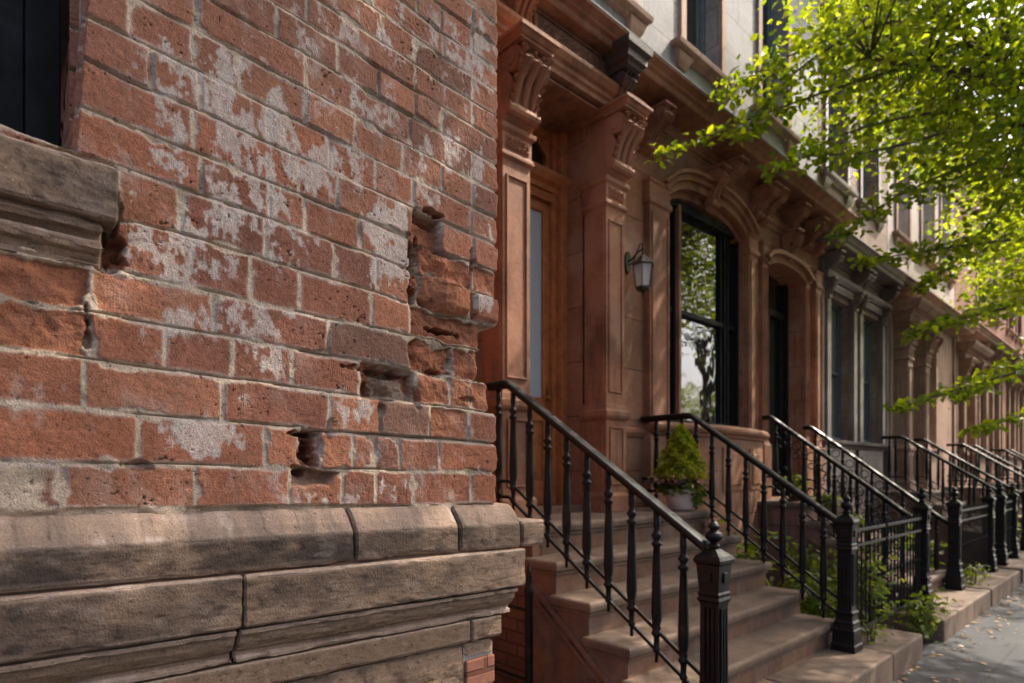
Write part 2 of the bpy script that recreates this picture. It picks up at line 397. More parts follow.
# efflorescence patches: px, py, rx, ry, weight
WH = [(205,75,62,50,.75),(235,125,70,50,.85),(300,165,70,34,.85),(180,160,40,30,.6),(245,205,60,38,.75),(170,235,60,30,.7),(385,225,28,26,1.0),(392,262,22,26,1.0),(378,272,14,20,.7),
      (245,320,50,20,.8),(165,322,40,16,.55),(185,262,60,24,.7),(200,438,50,20,.85),(265,362,26,20,.6),(228,397,20,14,.4),(330,150,40,30,.5),(440,150,34,26,.55),(480,165,20,40,.45),
      (405,35,45,40,.45),(470,60,30,60,.5),(378,110,30,30,.4),(350,95,50,26,.35),(487,300,12,20,.8),(355,410,22,22,.5),(395,488,22,16,.5),(290,250,40,24,.45),(490,235,12,16,.6),(120,200,30,20,.5),
      (430,200,30,14,.35),(320,30,60,40,.3),(330,500,60,8,.4),(40,400,60,30,.12)]
def wall_field(Y, Vv, zd=None):
    Z, hgt = zline(Vv, Y)
    Y0_ = Y
    def gb(px, py, ry, rz, w): return w*np.exp(-(((Y0_-yat(px, XB))/ry)**2+((Z-zat(px, py, XB))/rz)**2))
    DM = np.maximum.reduce([gb(436, 285, .085, .10, 1.0), gb(440, 360, .09, .07, 1.0), gb(385, 385, .06, .05, .9), gb(310, 450, .05, .06, .9), gb(108, 235, .05, .06, .8), gb(425, 225, .05, .04, .8), gb(460, 395, .06, .04, .6), gb(40, 310, .1, .05, .5)])
    Y = Y+DM*(fbm(Y*26, Z*26, 201, 4)-.5)*.040+(fbm(Y*12, Z*30, 203, 3)-.5)*.004
    Vv = Vv+DM*(fbm(Y0_*22, Z*30, 205, 4)-.5)*.46+(fbm(Y0_*9, Z*9, 207, 3)-.5)*.10
    k = np.clip(np.floor(Vv).astype(int), 0, NEXT-2); f = Vv-k
    dz = np.minimum(f, 1-f)*hgt
    dy = np.full_like(Y, 9.); bid = np.zeros_like(k); 
    h = np.zeros_like(Y); fresh = np.zeros_like(Y); dark = np.zeros_like(Y); forcemort = np.zeros_like(Y)
    wob = (fbm(Y*45, Z*45, 3.3, 3)-.5)*.006
    for kk in range(NEXT-1):
        m = k == kk
        if not m.any(): continue
        js = courses[kk]; i = np.clip(np.searchsorted(js, Y[m]), 0, len(js)-1)
        a = js[np.maximum(i-1, 0)]; b = js[i]
        edge = np.where(i == len(js)-1, 1.0, b-Y[m]); dy[m] = np.minimum(np.abs(Y[m]-a), np.abs(edge)); bid[m] = kk*40+i
    rr = np.random.default_rng(3).random((NEXT*40+60, 6))
    B = rr[bid]
    d = np.minimum(dy-.0016-B[..., 0]*.0022, dz-.0028-.0018*vnoise(Y*9, Z*9, 4)) + wob*.55 + (fbm(Y*160, Z*160, 9, 2)-.5)*.0025
    cd = np.hypot(np.clip(.009-dy, 0, 1), np.clip(.010-dz, 0, 1)); d = d-np.clip(cd-.0085, 0, 1)*.9   # rounded corners
    chips = sst(.6, .8, fbm(Y*28, Z*28, 21, 3)); d = d-chips*.008
    dmg = DM; d = d+dmg*(fbm(Y*38, Z*38, 23, 4)-.55)*.022
    mask = sst(-.0006, .0028, d)
    nb = fbm(Y*22, Z*22, 5, 5)-.5; nf = fbm(Y*130, Z*130, 6, 3)-.5
    brick = (B[..., 1]-.5)*.0045+nb*.0045+nf*.002+(Y*0+(B[..., 2]-.5))*.0
    pits = sst(.74, .80, fbm(Y*120, Z*150, 11, 2)*.75+.25*fbm(Y*14, Z*14, 12, 2))*.003; brick = brick-pits
    crack = sst(.018, .0, np.abs(fbm(Y*9, Z*16, 31, 3)-.5))*sst(.58, .66, fbm(Y*5, Z*5, 77, 2)); brick = brick-crack*.0015
    deep = fbm(Y*7, Z*11, 15, 3); mort = -.0015-.006*sst(.52, .74, deep)+(fbm(Y*90, Z*90, 8, 3)-.5)*.005-.009*sst(.050, .020, f)*sst(.32, .55, fbm(Y*11, Z*20, 19, 3))
    for (kk, px), (ty, dp) in SPEC.items():
        yy = yat(px, XB); i = int(np.searchsorted(courses[kk], yy)); m = (bid == kk*40+i) & (k == kk)
        if not m.any(): continue
        a, b = courses[kk][i-1], courses[kk][i]; t = (Y-a)/(b-a)
        rough = fbm(Y*30, Z*34, 41, 5)-.5; ridge = 1-np.abs(fbm(Y*26+Z*10, Z*30, 51, 4)-.5)*4
        if ty == 'hole':
            g = sst(0, .010, dy+rough*.012)*sst(-.002, .008, dz+rough*.006+.002)
            brick = np.where(m, -dp*g+rough*.04*g+ridge*.004*g, brick); fresh = np.where(m, .7*g*(fbm(Y*30, Z*30, 43, 3) > .5), fresh); forcemort = np.where(m, g*.8*(fbm(Y*24, Z*24, 47, 3) < .52), forcemort); mask = np.where(m, np.maximum(mask, g), mask)
        elif ty == 'rhole':
            g = sst(.25, .45, f)*0+1.0; prof_ = -dp-.018*sst(.62, .8, f)+.012*(1-t)
            brick = np.where(m, prof_+rough*.008, brick); fresh = np.where(m, 1, fresh); mask = np.where(m, np.maximum(mask, .8), mask)
        elif ty == 'rough':
            brick = np.where(m, -dp+rough*(.012+dp*.9)+ridge*.003, brick); fresh = np.where(m, .8, fresh)
        elif ty == 'prot':
            facet = np.where(t < .42, -.016+t/.42*.044, .028-(t-.42)*.030) - .03*sst(.32, .0, f)*(.6+.4*np.abs(t-.45))
            brick = np.where(m, facet+rough*.008, brick); fresh = np.where(m, .9, fresh); dark = np.where(m, dark-.1, dark)
        elif ty == 'prot2':
            facet = np.where(t < .22, -.010, .008)-.012*sst(.25, 0, f)
            brick = np.where(m, facet+rough*.006, brick); fresh = np.where(m, .3, fresh)
        elif ty == 'chip':
            g = sst(.15, .0, (t-.55)+(0.5-f)*.9+rough*.3)*sst(.5, .62, f+rough*.2)
            brick = np.where(m, brick-.04*g, brick); forcemort = np.where(m, g*.6, forcemort)
        elif ty == 'dark': dark = np.where(m, .75, dark)
        elif ty == 'purple': dark = np.where(m, .4, dark)
        elif ty == 'smear': forcemort = np.where(m, sst(.35, .6, fbm(Y*18, Z*18, 61, 4)), forcemort); brick = np.where(m, brick-.003+rough*.006, brick)
    # shadowy missing mortar above / around the damaged area
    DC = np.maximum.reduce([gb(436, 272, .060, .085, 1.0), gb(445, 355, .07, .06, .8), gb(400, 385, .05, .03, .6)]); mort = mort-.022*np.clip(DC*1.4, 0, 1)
    mort = mort-dmg*.030*sst(.42, .6, fbm(Y*14, Z*14, 71, 3))+dmg*(fbm(Y*50, Z*50, 73, 3)-.5)*.014
    brick = brick-dmg*.004+dmg*(fbm(Y*34, Z*34, 81, 4)-.5)*.022+dmg*(fbm(Y*90, Z*90, 83, 3)-.5)*.006
    h = mort*(1-mask)+brick*mask
    CUTS = [(416, 262, .011, .030, .045), (413, 292, .010, .022, .035), (446, 331, .055, .0075, .050), (432, 212, .035, .008, .035), (388, 373, .05, .010, .030), (372, 388, .02, .02, .02), (304, 434, .035, .006, .03), (309, 452, .014, .024, .040),
            (300, 470, .018, .010, .030), (417, 398, .008, .02, .02), (440, 372, .03, .008, .02), (474, 262, .006, .03, .018), (470, 400, .03, .006, .014), (108, 238, .02, .028, .035), (100, 262, .03, .012, .02), (78, 157, .05, .008, .02), (421, 240, .008, .02, .03), (352, 368, .03, .006, .012),
            (88, 330, .006, .03, .02), (138, 465, .02, .007, .014), (330, 428, .012, .02, .008)]
    rag = (fbm(Y0_*40, Z*46, 211, 4)-.5)+(fbm(Y0_*95, Z*95, 212, 3)-.5)*.35; cut = np.zeros_like(h)
    for (px, py, ry, rz, dp) in CUTS:
        r_ = np.sqrt(((Y0_-yat(px, XB))/ry)**2+((Z-zat(px, py, XB))/rz)**2)+rag*2.4
        cut = np.maximum(cut, dp*sst(1.25, .8, r_))
    h = h-cut+cut*(fbm(Y0_*60, Z*60, 213, 3)-.5)*.7
    # bulge / waviness of the old wall
    h = h+(fbm(Y*2.2, Z*2.2, 91, 2)-.5)*.012
    # colours
    c1 = np.array([.41, .158, .086]); c2 = np.array([.24, .103, .07]); c3 = np.array([.48, .215, .115])
    t = B[..., 4][..., None]; u = B[..., 5][..., None]
    base = c1*(1-t)+c2*t; base = base*(1-.35*(u > .8))+c3*.35*(u > .8)
    lown = fbm(Y*10, Z*10, 101, 4)[..., None]; base = base*(.62+.76*lown); speck = fbm(Y*150, Z*150, 103, 3)[..., None]; base = base*(.72+.56*speck)
    up = sst(.45, 1.0, Z)[..., None]*.35; base = base*(1-up)+np.array([.43, .215, .135])*up
    fresh = np.maximum(fresh, np.clip(cut*22, 0, .8)*(fbm(Y0_*18, Z*18, 215, 3) > .47)); fresh = np.maximum(fresh, np.clip(DC*1.2-.25, 0, .8)); fr = np.clip(fresh, 0, 1)[..., None]; base = base*(1-fr)+np.array([.40, .155, .08])*(.6+.6*fbm(Y*30, Z*30, 111, 3)[..., None])*fr
    dk = np.clip(dark, 0, 1)[..., None]; base = base*(1-dk)+np.array([.17, .105, .08])*(.6+.8*lown)*dk
    mc = np.array([.58, .45, .325])*(.55+.9*fbm(Y*40, Z*40, 121, 4)[..., None]); mc = mc*(1-.35*sst(.55, .7, deep)[..., None])
    mc = mc*(1-.45*np.clip(DC, 0, 1)[..., None])  # mortar painted darker around the cavity to deepen its shadow
    mlow = sst(.02, .12, Z)[..., None]
    mm = (mask*(1-forcemort))[..., None]; mm = np.clip(mm, 0, 1)
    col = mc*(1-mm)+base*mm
    # white salts
    PX, PY = proj(XB+0*Y, Y, Z); w = np.zeros_like(Y)
    for (cx, cy, rx, ry, wt) in WH: w = np.maximum(w, wt*np.exp(-(((PX-cx)/rx)**2+((PY-cy)/ry)**2)**1.5))
    perbr = .85+.3*B[..., 0]
    n1 = fbm(Y*34, Z*24+Y*14, 131, 6); n2 = fbm(Y*120, Z*80, 141, 3); drip = fbm(Y*70, Z*9, 151, 3)
    core = w*.62*perbr+(n1-.5)*1.15+(n2-.5)*.55+(drip-.5)*.6+.22
    wm = (.45*sst(.46, .78, core)+.55*sst(.555, .60, core+(fbm(Y*210, Z*150, 145, 2)-.5)*.10))*np.clip(w*3, 0, 1)*(.55+.6*n2)
    haze = .30*sst(.45, .75, n1)*sst(.35, .7, fbm(Y*4, Z*4, 161, 3))*(.4+n2); wm = np.maximum(wm, haze)
    wm = np.maximum(wm, .55*sst(.58, .74, n1)*sst(.50, .68, fbm(Y*5, Z*5, 163, 3)))
    edgew = sst(.007, .0, np.abs(d-.001))*.5*sst(.38, .6, fbm(Y*12, Z*12, 171, 3)); wm = np.maximum(wm, edgew)
    wm = (wm*np.where(fresh > .5, .35, 1))[..., None]*.88
    col = col*(1-wm)+np.array([.64, .55, .48])*wm
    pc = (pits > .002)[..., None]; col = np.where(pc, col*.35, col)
    depth_dark = sst(-.006, -.03, h-0)[..., None]*.35*(1-wm); col = col*(1-depth_dark*.6)  # colour darkens with depth below the wall face
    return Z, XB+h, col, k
ZJ1, ZJ0 = zat(71, 148, XB), zat(83, 0, XB); YJ1, YJ0 = yat(72, XB), yat(83, XB)
def jamb(Z): return YJ1+(YJ0-YJ1)*(Z-ZJ1)/(ZJ0-ZJ1)
def field_mesh(name, y0, y1, v0, v1, dy, dv, right=False, left_reveal=False):
    nu = int((y1-y0)/dy)+1; nv = int((v1-v0)/dv)+1
    Yg, Vg = np.meshgrid(np.linspace(y0, y1, nu), np.linspace(v0, v1-1e-6, nv))
    Z, X, col, k = wall_field(Yg, Vg)
    if left_reveal: Yg = Yg+(jamb(Z)-y0)
    if right:
        kk = np.clip(np.floor(Vg).astype(int), 0, None); ye = np.array([courses[a][-1] for a in range(NEXT-1)])[kk]
        f = Vg-kk; ye = ye-.010*sst(.12, .0, np.minimum(f, 1-f))+(fbm(Vg*4, Vg*0, 7, 3)-.5)*.008
        over = Yg > ye; amt = np.clip(Yg-ye, 0, 1)
        rnd = .008*np.clip(1-(ye-Yg)/.008, 0, 1)**2; X = X-np.where(over, 0, rnd)
        X = np.where(over, X-.008-amt*3, X); Yg = np.where(over, ye, Yg)
    if right:
        ov = (Vg > 7.02) & (Yg < jamb(Z)+.006); X = np.where(ov, X-.05, X)
    if left_reveal:
        e = jamb(Z)+(fbm(Vg*5, Vg*0, 9, 3)-.5)*.006; i = np.arange(nu)[None, :]+0*Vg
        fr = Vg-np.floor(Vg); e = e+.006*sst(.1, 0, np.minimum(fr, 1-fr))
        n = 30; back = i < n; X = np.where(back, XB-.002-(n-i)*.0075, X-.004); Yg = np.where(back, e, Yg)
    V = np.stack([X, Yg, Z], -1).reshape(-1, 3)
    return fastmesh(name, V, gridfaces(nu, nv), M['brickwall'], house0, col.reshape(-1, 3))
YJ = yat(76, XB)
field_mesh('wall', YJ-.004, YR+.05, -.3, 25, .0019, .026, right=True)
# left lower part below the window sill
field_mesh('wall', -1.5, YJ-.0035, -.3, 7.02, .003, .035)
fm = field_mesh('window_jamb', YJ-.002, YJ+.10, 6.6, 25, .003, .035, left_reveal=True); 
# far side of the window and rest of the house, in plain brickwork
mb = MB(); ZT = 4.2
mb.box(XB-.3, XB-.012, -6, -1.5, G, ZT); mb.box(XB-.3, XB-.02, -1.5, YR-.03, float(A0[24])+.08, ZT); mb.box(XB-.3, XB-.012, -1.5, -.95, .4, float(A0[24])+.1)
mb.box(XB-.29, XB-.10, YJ+.05, YR-.05, G, float(A0[24]))
mb.box(XB-.29, XB-.10, -1.5, YJ+.06, G, .33)
mb.box(-9, XB-.295, YR-.33, YR-.03, G, ZT)
mb.build('rear_wall', M['plainbrick'], house0)
mb = MB(); mb.box(-9, XB+.12, -6, YR+.1, ZT, ZT+.25); mb.build('roof', M['roof'], house0)

# sandstone ledge -------------------------------------------------
def stone_run(name, prof, y0, y1, base, seed, soot=.0, tilt=-.018, chip=1.0, endround=.004, step=.004, wob=1.0, warm=0):
    # prof: list of (proj, z) open polyline top->bottom; densify
    pts = []
    for (a, b) in zip(prof[:-1], prof[1:]):
        L_ = math.hypot(b[0]-a[0], b[1]-a[1]); n = max(2, int(L_/.0022))
        for i in range(n): pts.append((a[0]+(b[0]-a[0])*i/n, a[1]+(b[1]-a[1])*i/n))
    pts.append(prof[-1]); pts = np.array(pts)
    # smooth corners
    q = pts.copy()
    nu = max(3, int((y1-y0)/step)); Yg, J = np.meshgrid(np.linspace(y0, y1, nu), np.arange(len(q)))
    P = q[:, 0][J]; Z = q[:, 1][J]
    tn = np.gradient(q, axis=0); tn /= np.linalg.norm(tn, axis=1)[:, None]+1e-9; nx = -tn[:, 1][J]; nz = tn[:, 0][J]
    curv = np.zeros(len(q)); curv[3:-3] = np.linalg.norm(q[6:]-2*q[3:-3]+q[:-6], axis=1); cv = curv[J]*150
    s = seed*13.7
    dn = (fbm(Yg*7, Z*12+P*12, s, 4)-.5)*.0025*wob+(fbm(Yg*40, Z*130+P*130, s+3, 3)-.5)*.0028
    dn = dn-chip*np.clip(cv, 0, 1)*sst(.5, .75, fbm(Yg*16, Z*20, s+5, 4))*.008
    lam = sst(.03, 0, np.abs(fbm(Yg*4, (Z+P)*60, s+8, 3)-.5)); dn = dn-lam*.0005
    er = np.minimum(Yg-y0, y1-Yg); dn = dn-.006*np.clip(1-er/endround, 0, 1)**2-.003*sst(.02, 0, er)*sst(.5, .7, fbm(Z*30, Yg*5, s+9, 3))
    X = base+P+nx*dn; Zz = Z+nz*dn+tilt*(Yg-YR)
    wav = fbm(Yg*9, (Z+P)*15, s+11, 5)[..., None]; fine = fbm(Yg*60, (Z+P)*120, s+13, 3)[..., None]
    lay = fbm(Yg*38, (Z+P)*55, s+15, 5)[..., None]
    c1 = np.array([.37, .262, .180]); c2 = np.array([.19, .138, .102]); c3 = np.array([.40, .31, .235]); cw = np.array([.34, .235, .15])
    col = c1*(1-sst(.4, .65, wav))+c2*sst(.4, .65, wav)
    col = col*(.72+.56*lay)*(1-.45*sst(.40, .3, lay)); col = col*(1-.5*sst(.6, .75, lay))+c3*.5*sst(.6, .75, lay)
    col = col*(1-warm)+cw*warm*(.75+.5*wav)
    front = sst(.72, .93, np.abs(nx))[..., None]; sk = soot*sst(.25, .55, fbm(Yg*11, Z*18+P*18, s+17, 5)[..., None])*front
    col = col*(1-sk)+np.array([.055, .043, .036])*sk
    top = sst(.25, .6, nz)[..., None]; col = col*(1-.35*top)+np.array([.42, .33, .275])*.35*top*(.7+.6*wav)  # upward faces painted paler, as if lit from above, against darker fronts
    wsp = sst(.62, .72, fbm(Yg*20, Z*35+P*30, s+19, 4))[..., None]*.6*(top*.8+.25); col = col*(1-wsp)+np.array([.6, .52, .46])*wsp
    pit = sst(.68, .75, fbm(Yg*70, (Z+P)*90, s+21, 3))[..., None]; col = col*(1-.45*pit)
    ed = np.clip(cv, 0, 1)[..., None]*.5; col = col*(1-ed)+np.array([.45, .36, .29])*ed  # highlight along the profile edges painted into the stone colour
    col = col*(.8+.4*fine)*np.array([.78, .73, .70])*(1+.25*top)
    n0 = len(q)
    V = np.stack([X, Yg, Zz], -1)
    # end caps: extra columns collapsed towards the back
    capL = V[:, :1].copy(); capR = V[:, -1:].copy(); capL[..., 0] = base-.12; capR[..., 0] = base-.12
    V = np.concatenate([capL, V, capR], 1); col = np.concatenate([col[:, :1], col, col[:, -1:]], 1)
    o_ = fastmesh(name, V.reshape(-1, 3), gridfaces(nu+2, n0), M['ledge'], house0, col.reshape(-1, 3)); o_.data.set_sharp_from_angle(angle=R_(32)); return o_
mb = MB(); mb.box(XB-.05, XB+.030, -1.5, YR+.02, -.30, -.15); mb.box(XB-.05, XB-.03, -1.5, YR-.012, -.50, -.305); mb.build('ledge_bedding', M['pink'], house0)
pT = .0456; pS = .0537
prof1 = [(-.06, -.088), (.0, -.090), (.012, -.098), (.030, -.118), (pT-.002, -.137), (pT, -.142), (pT, -.197), (pT-.004, -.203), (.0, -.203), (-.06, -.203)]
Yj = lambda px: yat(px, XB+.045)
E1, E2 = YR+pT-.004, YR+pS
stone_run('ledge_stone', prof1, -1.5, Yj(354.5), XB, 1, soot=.85)
stone_run('ledge_stone', prof1, Yj(357), Yj(459), XB, 2, soot=.7)
stone_run('ledge_stone', prof1, Yj(461.5), E1, XB, 3, soot=.45)
prof2 = [(-.04, -.208), (pS-.004, -.209), (pS, -.213), (pS, -.304), (pS-.005, -.309), (.02, -.311), (-.06, -.311)]
stone_run('ledge_stone', prof2, -1.5, yat(243.5, XB+pS), XB, 4, soot=.35)
stone_run('ledge_stone', prof2, yat(245, XB+pS), E2, XB, 5, soot=.2)
prof3 = [(-.03, -.312), (.042, -.315), (.042, -.323), (.032, -.326), (.028, -.342), (.016, -.358), (.003, -.366), (.002, -.373), (.011, -.376), (.012, -.384), (-.05, -.387)]
stone_run('ledge_moulding', prof3, -1.5, yat(236, XB+.03), XB, 6, soot=.15, warm=.7)
stone_run('ledge_moulding', prof3, yat(238, XB+.03), YR+.036, XB, 7, soot=.1, warm=.55)
prof4 = [(-.05, -.389), (.010, -.389), (.012, -.392), (.012, -.436), (.006, -.444), (-.012, -.447), (-.06, -.45)]
stone_run('ledge_moulding', prof4, -1.5, yat(470.5, XB+.008), XB, 8, soot=.15, warm=.75, wob=.6)
stone_run('ledge_moulding', prof4, yat(472, XB+.008), YR+.004, XB, 9, soot=.1, warm=.2)
prof5 = [(-.06, -.451), (-.012, -.452), (-.010, -.456), (-.004, -.492), (-.004, -.52), (-.004, -.7), (-.004, -1.45)]
stone_run('base_course', prof5, -1.5, yat(465, XB), XB, 10, soot=.05, warm=.15, wob=1.6)
prof6 = [(-.06, -.451), (-.010, -.452), (-.008, -.486), (-.06, -.489)]
stone_run('base_course', prof6, yat(466, XB), YR-.012, XB, 11, soot=.05, warm=.1, wob=1.6)
# corner bricks under the ledge
cb = MB()
z = -.495
for i in range(14):
    y0 = yat(466.5, XB) if i % 2 == 0 else yat(466.5, XB)-.0
    cb.box(XB-.1, XB-.002-random.random()*.003, y0+.002, YR-.006-random.random()*.006, z-.075, z); z -= .082
cb.build('corner_brick', M['plainbrick'], house0, bevel=.004)
mb = MB(); mb.box(XB-.1, XB-.012, yat(466, XB), YR-.012, G, -.46); mb.build('corner_mortar', M['concrete'], house0)
# return of the ledge on the side of the house
stone_run('ledge_return', [(-.3, -.134), (.004, -.136), (.008, -.142), (.008, -.20), (.003, -.207), (-.3, -.208)], YR+.055, yat(545.5, XB+.04), XB+.03, 12, soot=.2, tilt=0)
# window sill
ZS = .485
sill = [(-.14, ZS+.004), (.036, ZS-.002), (.040, ZS-.006), (.040, ZS-.088), (.036, ZS-.093), (.022, ZS-.095), (.024, ZS-.100), (.024, ZS-.112), (.008, ZS-.116), (.006, ZS-.122), (.018, ZS-.128), (.020, ZS-.140),
        (.006, ZS-.150), (.0, ZS-.160), (.0, ZS-.168), (-.04, ZS-.172)]
stone_run('window_sill', sill[:6]+[(-.02, ZS-.097)], -1.15, yat(119, XB+.04), XB, 13, soot=.15, tilt=-.03)
stone_run('sill_moulding', [(-.02, ZS-.094)]+sill[5:], -1.12, yat(103, XB+.02), XB, 14, soot=.1, tilt=-.03, warm=.45)
# dark window in the foreground
fw = MB(); xo = XB-.225
fw.box(xo-.1, xo+.03, YJ-.055, YJ-.002, .40, 2.4); fw.box(xo-.1, xo+.012, YJ-.10, YJ-.055, .40, 2.4); fw.box(xo-.1, xo+.02, YJ-.135, YJ-.10, .40, 2.4)
fw.box(xo-.1, xo+.03, -.95, -.88, .40, 2.4); fw.box(xo-.1, xo+.01, -.88, YJ-.135, .40, .50); fw.box(xo-.1, xo+.01, -.88, YJ-.135, 1.35, 1.41)
wf = fw.build('window', M['frame_black'], house0, bevel=.003)
gp = MB(); gp.add([(xo-.03, -.9, .45), (xo-.03, YJ-.12, .45), (xo-.03, YJ-.12, 2.4), (xo-.03, -.9, 2.4)], [(0, 1, 2, 3)]); gp.build('pane', M['glass'], wf)

# ================================================================== ROW HOUSES
def wall_open(mb, x, y0, y1, z0, z1, ops, depth=.3):
    ys = sorted({y0, y1, *[v for o in ops for v in o[:2]]}); zs = sorted({z0, z1, *[v for o in ops for v in o[2:4]]})
    for a, b in zip(ys[:-1], ys[1:]):
        for c, d in zip(zs[:-1], zs[1:]):
            if any(o[0] <= a+1e-6 and b-1e-6 <= o[1] and o[2] <= c+1e-6 and d-1e-6 <= o[3] for o in ops): continue
            mb.add([(x, a, c), (x, b, c), (x, b, d), (x, a, d)], [(0, 1, 2, 3)])
    for o in ops:
        a, b, c, d = o[:4]; dp = o[4] if len(o) > 4 else depth; w = x-dp
        mb.add([(x, a, c), (w, a, c), (w, a, d), (x, a, d)], [(0, 1, 2, 3)]); mb.add([(x, b, c), (w, b, c), (w, b, d), (x, b, d)], [(0, 1, 2, 3)])
        mb.add([(x, a, d), (w, a, d), (w, b, d), (x, b, d)], [(0, 1, 2, 3)]); mb.add([(x, a, c), (w, a, c), (w, b, c), (x, b, c)], [(0, 1, 2, 3)])
def window_unit(parent, x, y0, y1, z0, z1, mat, fr=.05, n=1, mid=.5, name='window', pane=None):
    f = MB()
    f.box(x-.06, x, y0, y0+fr, z0, z1); f.box(x-.06, x, y1-fr, y1, z0, z1); f.box(x-.06, x, y0+fr, y1-fr, z1-fr, z1); f.box(x-.06, x+.01, y0+fr, y1-fr, z0, z0+fr*1.2)
    zm = z0+(z1-z0)*mid; sw = .035
    f.box(x-.07, x-.018, y0+fr, y1-fr, zm-.022, zm+.022)
    for (a, b, xx) in ((z0+fr*1.2, zm-.022, x-.045), (zm+.022, z1-fr, x-.02)):
        f.box(xx-.03, xx, y0+fr, y0+fr+sw, a, b); f.box(xx-.03, xx, y1-fr-sw, y1-fr, a, b)
    w = f.build(name, mat, parent, bevel=.003)
    g = MB()
    for (a, b, xx) in ((z0+fr, zm, x-.062), (zm, z1-fr, x-.045)):
        g.add([(xx, y0+fr, a), (xx, y1-fr, a), (xx, y1-fr, b), (xx, y0+fr, b)], [(0, 1, 2, 3)])
    g.build('pane', pane or M['glass'], w)
    return w
def console(mb, xw, y, w, zt, h, P, shaft=.0):
    poly = [(0, 0), (P, 0), (P, -.07*h)]
    for t in range(9):
        a = math.pi*.5-t*math.pi*1.15/8; poly.append((P-.17*h+.17*h*math.cos(a), -.24*h+.17*h*math.sin(a)))
    poly += [(.52*P, -.52*h), (.38*P, -.66*h), (.34*P, -.74*h)]
    for t in range(6):
        a = math.pi*.35-t*math.pi*.95/5; poly.append((.30*P+.09*h*math.cos(a), -.84*h+.09*h*math.sin(a)))
    poly += [(.1*P, -.97*h), (0, -h)]
    poly = [(xw+p_, zt+z_) for p_, z_ in poly]
    mb.prism_y(poly, y-w/2, y+w/2)
    cxs = [(xw+P-.19*h, zt-.24*h, .15*h), (xw+.30*P, zt-.84*h, .085*h)]
    for (cx, cz, r) in cxs:
        for e in (0, 1):
            rr = r*(1-.45*e); o = w/2+.006+.006*e
            mb.prism_y([(cx+rr*math.cos(a), cz+rr*math.sin(a)) for a in [2*math.pi*i/14 for i in range(14)]], y-o, y+o)
    # raised centre leaf following the front
    for i in range(3):
        yy = y+(i-1)*w*.28; mb.tube([(xw+P-.02*h, yy, zt-.12*h), (xw+P+.004, yy, zt-.26*h), (xw+.62*P, yy, zt-.46*h), (xw+.42*P, yy, zt-.64*h), (xw+.34*P, yy, zt-.78*h)], [w*.07, w*.12, w*.11, w*.09, w*.05], 8)
    for e in (-1, 1):                                # curled leaf edges down both sides
        for i in range(7):
            t = i/6; px_ = xw+P*(1.0-.62*min(1, t*1.25))+.004; pz_ = zt-h*(.16+.64*t); r0 = w*(.10-.03*t)
            mb.tube([(px_-.01, y+e*w*.40, pz_+r0), (px_+.012, y+e*w*.44, pz_), (px_-.004, y+e*w*.36, pz_-r0*1.2)], [r0*.5, r0, r0*.3], 6)
    mb.box(xw-.005, xw+P+.015, y-w/2-.014, y+w/2+.014, zt-.055*h, zt+.002)
def relief(mb, x, y0, y1, z0, z1, dp, seed, nu=44, nv=22):
    W_, H_ = y1-y0, z1-z0
    def f(u, v):
        e = min(u, 1-u, v*H_/W_, (1-v)*H_/W_)*18; e = max(0, min(1, e))
        a, b = (u-.5)*W_/H_*3.2, (v-.5)*3.2
        r = math.hypot(((a+seed) % 1.6)-.8, b); th = math.atan2(b, ((a+seed) % 1.6)-.8)
        k = .5+.5*math.sin(r*9+th*2+seed)*math.cos(th*3+a*1.7); return (x+dp*e*(.25+.75*k), y0+u*W_, z0+v*H_)
    mb.grid(f, nu, nv)
def pilaster(house, y0, y1, xw, xf, zb, z1, z2, zt, mat, cons=True, P=.16):
    """pedestal zb..z1, shaft z1..z2, console capital z2..zt"""
    m = MB(); yc = (y0+y1)/2; w = y1-y0
    path = [(xw-.02, y0), (xf, y0), (xf, y1), (xw-.02, y1)]
    m.mould([(-.05, zb), (.035, zb), (.035, zb+.13), (.02, zb+.15), (.01, zb+.16), (.012, z1-.09), (.03, z1-.07), (.038, z1-.05), (.038, z1-.015), (.02, z1), (.012, z1+.04), (-.05, z1+.05)], path)
    m.mould([(-.05, z1+.02), (.004, z1+.02), (.0, z1+.06), (.0, z2-.24), (.022, z2-.22), (.022, z2-.2), (.008, z2-.18), (.008, z2-.06), (.03, z2-.04), (.035, z2-.01), (-.05, z2)], path)
    # raised panels
    for (a, b) in ((zb+.22, z1-.14), (z1+.14, z2-.34)):
        t = .012
        for q in ((y0+.03, y0+.045, a, b), (y1-.045, y1-.03, a, b), (y0+.045, y1-.045, a, a+.014), (y0+.045, y1-.045, b-.014, b)): m.box(xf-.01, xf+t+(.012 if b < z1 else 0), *q)
        for q in ((xf-.10, xf-.088), (xf-.032, xf-.02)): m.box(q[0], q[1], y0-.012-(.012 if b < z1 else 0), y0+.01, a, b)
    m.build('pilaster', mat, house, bevel=.003)
    if cons:
        m = MB(); relief(m, xf+.008, y0+.02, y1-.02, z2-.165, z2-.075, .022, y0)
        console(m, xf-.005, yc, w*1.06, zt-.05, zt-z2-.05, P); m.box(xw-.02, xf+.002, y0+.015, y1-.015, z2-.01, zt-.03)
        m.mould([(-.05, zt-.06), (.02, zt-.055), (.035, zt-.03), (.05, zt-.02), (.05, zt), (-.05, zt)], [(xw-.02, y0), (xf+P, y0), (xf+P, y1), (xw-.02, y1)])
        relief(m, xf+.004, y0+.03, y1-.03, z2+.02, zt-.14, .02, y0+2, 24, 30)
        m.build('capital', mat, house)
CORN = [(-.3, 0), (.02, 0), (.03, .03), (.06, .045), (.06, .075), (.30, .085), (.31, .10), (.31, .135), (.34, .15), (.345, .17), (.37, .19), (.40, .205), (.40, .225), (.05, .26), (-.3, .27)]
